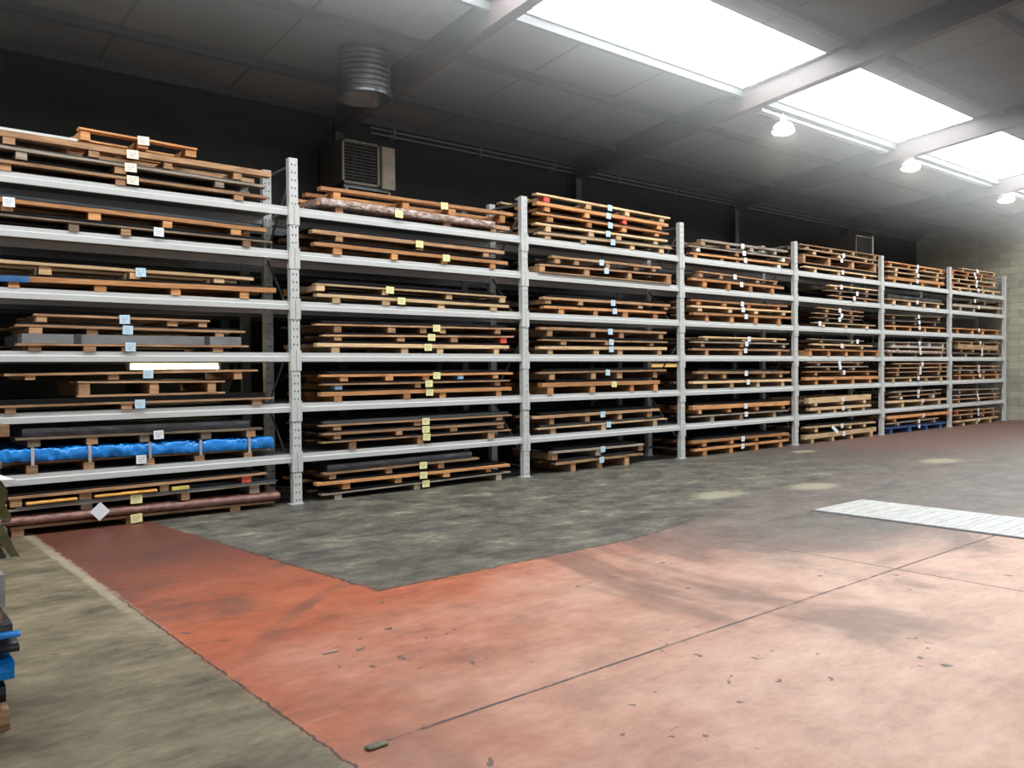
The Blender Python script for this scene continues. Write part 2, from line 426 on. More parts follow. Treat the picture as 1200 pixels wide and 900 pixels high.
def ceiling_mat():
    m, nt, b = new_mat('fibre_ceiling_panels')
    co = coords(nt)
    sep = nt.nodes.new('ShaderNodeSeparateXYZ'); nt.links.new(co, sep.inputs[0])
    a = mathn(nt, 'DIVIDE', mathn(nt, 'SUBTRACT', sep.outputs[0], 11.0), 1.645)
    fr = mathn(nt, 'ABSOLUTE', mathn(nt, 'SUBTRACT', mathn(nt, 'FRACT', mathn(nt, 'ADD', a, 100.5)), 0.5))
    ln = mathn(nt, 'SUBTRACT', 1.0, sstep(nt, fr, 0.006, 0.016))
    n = noise(nt, co, 0.7, 5, 0.6)
    c = ramp(nt, n, [(0.3, (0.13, 0.125, 0.12)), (0.7, (0.185, 0.18, 0.17))])
    c = mix(nt, mathn(nt, 'MULTIPLY', ln, 0.75), c, (0.05, 0.048, 0.045))
    nt.links.new(c, b.inputs['Base Color']); b.inputs['Roughness'].default_value = 0.85
    return m
M['ceiling'] = ceiling_mat()
def plate_mat():
    m, nt, b = new_mat('worn_steel_plate')
    co = coords(nt)
    sep = nt.nodes.new('ShaderNodeSeparateXYZ'); nt.links.new(co, sep.inputs[0])
    rib = mathn(nt, 'ABSOLUTE', mathn(nt, 'SUBTRACT', mathn(nt, 'FRACT', mathn(nt, 'MULTIPLY', sep.outputs[1], 8.0)), 0.5))
    n = noise(nt, scaled(nt, co, (1, 6, 1)), 3, 6, 0.7)
    c = ramp(nt, n, [(0.3, (0.42, 0.41, 0.39)), (0.5, (0.56, 0.55, 0.53)), (0.7, (0.78, 0.77, 0.75))])
    c = mix(nt, mathn(nt, 'MULTIPLY', mathn(nt, 'SUBTRACT', 1.0, sstep(nt, rib, 0.02, 0.05)), 0.18), c, (0.2, 0.19, 0.18))
    nt.links.new(c, b.inputs['Base Color']); b.inputs['Roughness'].default_value = 0.45; b.inputs['Metallic'].default_value = 0.25
    return m
M['plate'] = plate_mat()

# ---------------------------------------------------------------- the hall
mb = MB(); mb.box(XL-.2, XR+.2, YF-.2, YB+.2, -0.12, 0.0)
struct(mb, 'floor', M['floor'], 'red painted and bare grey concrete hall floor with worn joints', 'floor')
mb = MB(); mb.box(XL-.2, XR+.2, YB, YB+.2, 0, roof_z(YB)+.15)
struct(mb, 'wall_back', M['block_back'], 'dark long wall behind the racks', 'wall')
mb = MB(); mb.box(XR, XR+.2, YF-.2, YB, 0, roof_z(RIDGE)+.2)
struct(mb, 'wall_right', M['block_end'], 'pale concrete block end wall beyond the last rack', 'wall')
mb = MB(); mb.box(XL-.2, XL, YF-.2, YB, 0, roof_z(RIDGE)+.2)
struct(mb, 'wall_left', M['wall_plain'], 'left end wall of the hall', 'wall')
mb = MB()
for a, c in ((XL, 1.0), (6.0, 12.5), (17.5, XR)):
    mb.box(a, c, YF-.2, YF, 0, roof_z(YF)+.15)
for a, c in ((1.0, 6.0), (12.5, 17.5)):
    mb.box(a, c, YF-.2, YF, 4.2, roof_z(YF)+.15)
struct(mb, 'wall_front', M['wall_plain'], 'front wall with two open loading doorways', 'wall')

SKY = (-2.70, -1.34); FILL_Y = (-11.0, -9.6)
mb = MB()
def roofstrip(y0, y1):
    a, c = XL-.2, XR+.2
    z0, z1 = roof_z(y0), roof_z(y1)
    mb.quad((a, y0, z0), (a, y1, z1), (c, y1, z1), (c, y0, z0))
    mb.quad((a, y0, z0+.12), (c, y0, z0+.12), (c, y1, z1+.12), (a, y1, z1+.12))
    mb.quad((a, y0, z0), (c, y0, z0), (c, y0, z0+.12), (a, y0, z0+.12))
    mb.quad((a, y1, z1), (a, y1, z1+.12), (c, y1, z1+.12), (c, y1, z1))
for y0, y1 in ((SKY[1], YB+.2), (RIDGE, SKY[0]), (FILL_Y[1], RIDGE), (YF-.2, FILL_Y[0])):
    roofstrip(y0, y1)
struct(mb, 'ceiling', M['ceiling'], 'sloping ceiling of grey fibre panels between steel rafters', 'ceiling')

def skylight(name, y0, y1, mat, label, XL=XL):
    mb = MB()
    n = 18
    # translucent sheets, gently corrugated across the strip
    k = 150
    for i in range(k):
        xa = XL+(XR-XL)*i/k; xb = XL+(XR-XL)*(i+1)/k
        za = 0.012*math.sin(i*math.pi/1.0+.5); zb = 0.012*math.sin((i+1)*math.pi/1.0+.5)
        mb.quad((xa, y0, roof_z(y0)+.08+za), (xa, y1, roof_z(y1)+.08+za), (xb, y1, roof_z(y1)+.08+zb), (xb, y0, roof_z(y0)+.08+zb))
    o = mb.build(name, mat)
    tag(o, label, 'skylight', kind='structure')
skylight('window_1', SKY[0], SKY[1], M['skylight'], 'bright translucent skylight strip running along the roof')
skylight('rear_fill_strip', FILL_Y[0], FILL_Y[1], M['rear_fill'], 'unseen light strip added in the far roof slope to brighten floor and racks', 3.0)  # added fill strip, cut short so the left side stays darker
mb = MB(); mb.box(XL-.2, 3.0, FILL_Y[0], FILL_Y[1], roof_z(FILL_Y[0]), roof_z(FILL_Y[0])+.12)
struct(mb, 'trim_40', M['ceiling'], 'closed panel beside the added light strip', 'trim')

# rafters (I section) following the roof slope
RAFT = [1.12+4.93*k for k in range(-1, 5)]
for i, x in enumerate(RAFT):
    mb = MB()
    for y0, y1 in ((YB, RIDGE), (RIDGE, YF)):
        za, zb = roof_z(y0), roof_z(y1)
        def slab(xa, xb, t0, t1):
            v = [(xa, y0, za-t0), (xb, y0, za-t0), (xb, y1, zb-t0), (xa, y1, zb-t0),
                 (xa, y0, za-t1), (xb, y0, za-t1), (xb, y1, zb-t1), (xa, y1, zb-t1)]
            n = len(mb.v); mb.v += v
            for q in ((0, 1, 2, 3), (7, 6, 5, 4), (0, 4, 5, 1), (1, 5, 6, 2), (2, 6, 7, 3), (3, 7, 4, 0)):
                mb.f.append(tuple(n+k for k in q)); mb.m.append(0)
        slab(x-.08, x+.08, 0.0, 0.012); slab(x-.006, x+.006, 0.01, 0.325); slab(x-.08, x+.08, 0.32, 0.335)
    tag(mb.build('trim_%d' % (i+1), M['rafter']), 'dark red oxide steel rafter crossing the ceiling', 'rafter', kind='structure')
    mb = MB()
    for yc, s in ((YB-.12, 1), (YF+.12, 1)):
        mb.box(x-.07, x+.07, yc-.11, yc-.098, 0, roof_z(yc)-.1)
        mb.box(x-.07, x+.07, yc+.098, yc+.11, 0, roof_z(yc)-.1)
        mb.box(x-.006, x+.006, yc-.1, yc+.1, 0, roof_z(yc)-.1)
    tag(mb.build('trim_%d' % (i+51), M['purlin']), 'dark steel columns at the long walls', 'column', kind='structure')
for i, y in enumerate([2.36, 1.37, -0.10, SKY[1]+.06, SKY[0]-.45, -4.6, -6.0, -7.4, FILL_Y[1]+.06, FILL_Y[0]-.06, -12.6, -14.2, -15.8, -17.3]):
    mb = MB(); z = roof_z(y)
    wd = .035 if abs(y-SKY[1]) < .2 or abs(y-SKY[0]) < .2 else .05
    mb.box(XL, XR, y-wd, y+wd, z-.10, z-.004)
    tag(mb.build('trim_%d' % (10+i), M['purlin']), 'dark steel purlin running along the ceiling', 'purlin', kind='structure')

# pale service pipes along the top of the long wall
t = empty('service_pipe', (10, 2.3, 5.2))
mb = MB()
for dz in (0, -.075):
    mb.tube((6.6, 2.33, 5.22+dz), (24.9, 2.33, 5.22+dz), .018, 8)
mb.build('pipe_run', M['brace'], t)
tag(t, 'pair of thin pale pipes along the top of the back wall', 'pipe')
for k in range(11):
    MB().box(7+1.7*k, 7.03+1.7*k, 2.30, 2.49, 5.1, 5.26).build('bracket', M['brace'], t)

# cable trays beside the skylight
for x0, x1, nm in ((11.6, 15.75, 'nearest'), (16.35, 20.7, 'middle'), (21.3, 24.9, 'farthest')):
    mb = MB(); y = SKY[1]+.17; z = roof_z(y)-.15
    mb.box(x0, x1, y-.055, y+.055, z-.006, z)
    mb.box(x0, x1, y-.06, y-.054, z-.006, z+.045)
    mb.box(x0, x1, y+.054, y+.06, z-.006, z+.045)
    t = empty('cable_tray', (x0, y, z))
    mb.build('tray', M['tray'], t)
    mb = MB()
    k = x0+.4
    while k < x1:
        mb.box(k, k+.025, y-.05, y+.05, z+.04, roof_z(y)); k += 1.3
    mb.build('hanger', M['tray'], t)
    tag(t, 'pale metal cable tray under the skylight edge, %s of three' % nm, 'cable tray', 'cable trays along the skylight')

# pendant lamps
def lamp(x, y, z, label):
    t = empty('pendant_lamp', (x, y, z))
    rz = roof_z(y)
    MB().tube((x, y, z+.20), (x, y, rz-.14), .010, 8).build('rod', M['lamp_body'], t)
    mb = MB(); mb.lathe([(0, .21), (.05, .21), (.055, .12), (.09, .10), (.09, .06), (0.0, .06)], (x, y, z), 20)
    mb.build('driver_housing', M['lamp_body'], t, smooth=False)
    mb = MB(); mb.lathe([(.05, .11), (.11, .10), (.15, .07), (.175, .01), (.185, -.03), (.175, -.03), (.15, 0), (.12, .02)], (x, y, z), 32)
    mb.build('reflector', M['lamp_body'], t, smooth=True)
    mb = MB(); mb.lathe([(.172, -.025), (.15, -.055), (.08, -.08), (0.001, -.088)], (x, y, z), 32)
    mb.build('diffuser', M['lamp_glow'], t, smooth=True)
    tag(t, label, 'lamp', 'round pendant lamps by the skylight')
lamp(12.07, -1.30, 5.33, 'round white pendant lamp on a rod by the skylight, nearest')
lamp(16.42, -1.34, 5.37, 'round white pendant lamp on a rod by the skylight, middle')
lamp(21.2, -1.34, 5.34, 'round white pendant lamp on a rod by the skylight, farthest')

# spiral duct stub hanging from the roof
def duct():
    x, y, zb = 5.45, 0.52, 4.96
    t = empty('ventilation_duct', (x, y, zb)); top = roof_z(y)-zb
    prof = []; n = 9
    for i in range(n):
        z = top*i/n
        prof += [(.335, z), (.345, z+.008), (.335, z+.02)]
    prof.append((.335, top))
    mb = MB(); mb.lathe(prof, (x, y, zb), 40)
    mb.lathe([(.328, top), (.328, 0.0), (.335, 0)], (x, y, zb), 40)
    mb.build('duct_shell', M['galv_duct'], t, smooth=True)
    mb = MB(); mb.lathe([(.335, 0), (.36, .005), (.36, .03), (.335, .035)], (x, y, zb), 40)
    mb.build('duct_collar', M['galv_duct'], t, smooth=False)
    tag(t, 'round ribbed metal duct hanging from the ceiling above the racks', 'duct')
duct()

def vent_unit(x0, x1, y0, y1, z0, z1, cream, label, mat_s):
    t = empty('ventilation_unit', (x0, y0, z0))
    mb = MB(); mb.box(x0, x1, y0+.02, y1, z0, z1)
    mb.build('casing', mat_s, t)
    xm = x0+(x1-x0)*.70 if cream else x1
    mb = MB()
    f = .03
    mb.box(x0, x0+f, y0, y0+.02, z0, z1); mb.box(xm-f, xm, y0, y0+.02, z0, z1)
    mb.box(x0, xm, y0, y0+.02, z0, z0+f); mb.box(x0, xm, y0, y0+.02, z1-f, z1)
    mb.build('grille_frame', M['unit_frame'], t)
    mb = MB()
    k = z0+f+.02
    while k < z1-f-.02:
        n = len(mb.v)
        mb.v += [(x0+f, y0+.002, k), (xm-f, y0+.002, k), (xm-f, y0+.018, k+.028), (x0+f, y0+.018, k+.028)]
        mb.f.append((n, n+1, n+2, n+3)); mb.m.append(0)
        k += .045
    for q in range(1, 4):
        xx = x0+f+(xm-x0-2*f)*q/4
        mb.box(xx-.005, xx+.005, y0-.002, y0+.004, z0+f, z1-f)
    mb.build('grille', M['grille'], t)
    if cream:
        mb = MB(); mb.box(xm+.04, x1+.0, y0-.015, y0+.02, z0-.01, z1-.02)
        mb.box(xm+.06, x1-.02, y0-.022, y0-.014, z0+.02, z1-.05)
        mb.build('access_panel', M['unit_cream'], t)
    for yy in (y0+.05, y1-.12):
        MB().box(x0+.05, x1-.05, yy, yy+.04, z0-.05, z0).build('support_rail', M['brace'], t)
    for xx in (x0+.06, x1-.1):
        MB().box(xx, xx+.04, y0+.02, YB-.005, z0-.09, z0-.05).build('wall_bracket', M['brace'], t)
    tag(t, label, 'ventilation unit')
    return t
vent_unit(5.80, 6.66, 1.75, 2.42, 4.18, 4.80, True, 'brown louvred ventilation unit with a cream panel high above the second bay', M['unit_side'])
vent_unit(18.85, 19.65, 1.05, 2.2, 3.95, 4.60, False, 'plain dark ventilation box on the back wall above the fifth bay', M['unit_side'])
t = empty('support_rod', (19.75, 1.1, 3.4))
mb = MB(); mb.box(19.50, 19.54, 1.0, 1.04, 4.6, roof_z(1.02)-.004)
# pole beside the far unit
mb2 = MB(); mb2.tube((19.55, 1.0, 0.0), (19.55, 1.0, 4.62), .02, 8)
mb2.build('pole', M['rack'], t)
mb3 = MB(); mb3.box(19.47, 19.63, .92, 1.08, 0, .01); mb3.build('foot_plate', M['rack'], t)
tag(t, 'thin pale steel pole standing beside the dark ventilation box', 'pole')

# fluorescent tube behind the first bay; the yellow one stands in for a dim glow
def tube_light(x0, x1, y, z, mat, label):
    t = empty('tube_light', (x0, y, z))
    MB().tube((x0+.03, y, z), (x1-.03, y, z), .022, 12).build('tube', mat, t, smooth=True)
    mb = MB(); mb.box(x0, x1, y+.03, y+.07, z+.0, z+.05)
    mb.build('fitting', M['lamp_body'], t)
    mb = MB(); mb.box(x0, x0+.03, y-.02, y+.04, z-.03, z+.05); mb.box(x1-.03, x1, y-.02, y+.04, z-.03, z+.05)
    mb.build('end_cap', M['lamp_body'], t)
    tag(t, label, 'tube light')
tube_light(2.78, 3.86, 1.34, 1.575, M['tube_glow'], 'glowing warm white fluorescent tube behind the first bay')
tube_light(11.75, 12.85, 1.34, 1.555, M['yellow_glow'], 'dim yellow glow added in tube form behind the third and fourth bays')

# ---------------------------------------------------------------- racks
PX0, BD = 4.22414, 3.44787
PX = [PX0+(k-1)*BD for k in range(8)]
ZB = [0, .475, 1.05, 1.625, 2.21, 2.78, 3.275]
PH = 3.925
PW = .105

def post_mesh(x, y0, flip, holes):
    """one perforated upright, a C channel 105 mm wide"""
    mb = MB(); h = PH; dp = .075
    x0, x1 = x-PW/2, x+PW/2
    if holes:
        pit = .0885
        cols = [x0, x0+.026, x0+.038, x0+.067, x0+.079, x1]
        z = 0.0; k = 0
        while z < h-1e-4:
            zh0 = min(z+.035, h); zh1 = min(z+.057, h); z1 = min(z+pit, h)
            if h-z1 < 1e-3: z1 = h
            for za, zb, hole in ((z, zh0, False), (zh0, zh1, True), (zh1, z1, False)):
                if zb-za < 1e-5: continue
                if not hole:
                    mb.quad((x0, y0, za), (x1, y0, za), (x1, y0, zb), (x0, y0, zb))
                else:
                    for c in range(5):
                        if c in (1, 3): continue
                        mb.quad((cols[c], y0, za), (cols[c+1], y0, za), (cols[c+1], y0, zb), (cols[c], y0, zb))
            z = z1
    else:
        mb.box(x0, x1, y0, y0+.003, 0, h)
    # groove, flanks and returns
    mb.box(x0, x0+.0025, y0+.0005, y0+dp, 0, h); mb.box(x1-.0025, x1, y0+.0005, y0+dp, 0, h)
    mb.box(x0, x0+.03, y0+dp, y0+dp+.0025, 0, h); mb.box(x1-.03, x1, y0+dp, y0+dp+.0025, 0, h)
    # dark inner web seen through the holes
    return mb

def build_rack(name, y0, depth, label, front_detail):
    MR, MBM, MD = (M['rack'], M['beam'], M['deck']) if front_detail else (M['shaded_rack'], M['shaded_rack'], M['shaded_rack'])
    t = empty(name, (PX[0], y0, 0))
    for k, x in enumerate(PX):
        for yy, hl in ((y0, front_detail), (y0+depth-.075, front_detail)):
            p = post_mesh(x, yy, False, hl).build('post', MR, t)
            b = MB(); b.box(x-.09, x+.07, yy-.015, yy+.10, 0, .008)
            for dx in (-.075, .055):
                b.tube((x+dx, yy+.01, .008), (x+dx, yy+.01, .022), .009, 6)
            q = b.build('base_plate', M['rack'])
            q.parent = p; q.location = Vector((0, 0, 0))
            # location relative to post whose origin is rack origin
        # diagonal bracing between the two posts of a frame
        for j in range(4):
            za = .25+.9*j; zb = za+.8
            b = MB()
            n = len(b.v)
            ya, yb = (y0+.06, y0+depth-.06) if j % 2 == 0 else (y0+depth-.06, y0+.06)
            b.tube((x, ya, za), (x, yb, min(zb, PH-.1)), .014, 6)
            b.build('brace', M['brace'], t)
        b = MB(); b.tube((x, y0+.06, .15), (x, y0+depth-.06, .15), .014, 6); b.build('brace', M['brace'], t)
        b = MB(); b.tube((x, y0+.06, PH-.08), (x, y0+depth-.06, PH-.08), .014, 6); b.build('brace', M['brace'], t)
    for bay in range(7):
        xa, xb = PX[bay]+PW/2, PX[bay+1]-PW/2
        for l in range(1, 7):
            z = ZB[l]
            for side in (0, 1):
                b = MB()
                if side == 0:
                    ya = y0+.012
                    # stepped section: lower face, sloping ledge, upper face
                    prof = [(ya, z), (ya, z+.052), (ya+.013, z+.062), (ya+.013, z+.1), (ya+.045, z+.1), (ya+.045, z)]
                else:
                    ya = y0+depth-.057
                    prof = [(ya, z), (ya, z+.1), (ya+.045, z+.1), (ya+.045, z)]
                n = len(b.v); kk = len(prof)
                for xx in (xa, xb):
                    b.v += [(xx, py, pz) for py, pz in prof]
                for i in range(kk):
                    j = (i+1) % kk
                    b.f.append((n+i, n+kk+i, n+kk+j, n+j)); b.m.append(0)
                b.f.append(tuple(n+i for i in range(kk))); b.m.append(0)
                b.f.append(tuple(n+kk+i for i in range(kk))[::-1]); b.m.append(0)
                nm = 'front_beam' if side == 0 else 'rear_beam'
                ob = b.build(nm, MBM, t)
                if side == 0 and front_detail:
                    for xe, s in ((xa, -1), (xb, 1)):
                        c = MB()
                        lo, hi = sorted((xe, xe+s*PW*.46))
                        c.box(lo, hi, y0-.008, y0-.001, z-.105, z+.125)
                        c.box(xe-.012 if s > 0 else xe+.001, xe-.001 if s > 0 else xe+.012, y0-.008, y0+.06, z-.105, z+.125)
                        q = c.build('beam_connector', M['rack']); q.parent = ob
            b = MB()
            # deck of folded steel panels
            nP = 9; wP = (xb-xa)/nP
            for i in range(nP):
                b.box(xa+i*wP+.002, xa+(i+1)*wP-.002, y0+.03, y0+depth-.03, z+.085, z+.1)
            b.build('shelf_deck', MD, t)
    tag(t, label, 'rack')
    return t
build_rack('pallet_rack', 0.0, 0.79, 'long grey steel rack of seven bays holding the pallets', True)
build_rack('pallet_rack', 1.40, 0.78, 'second steel rack behind the front rack, coloured dark for the shade there', False)

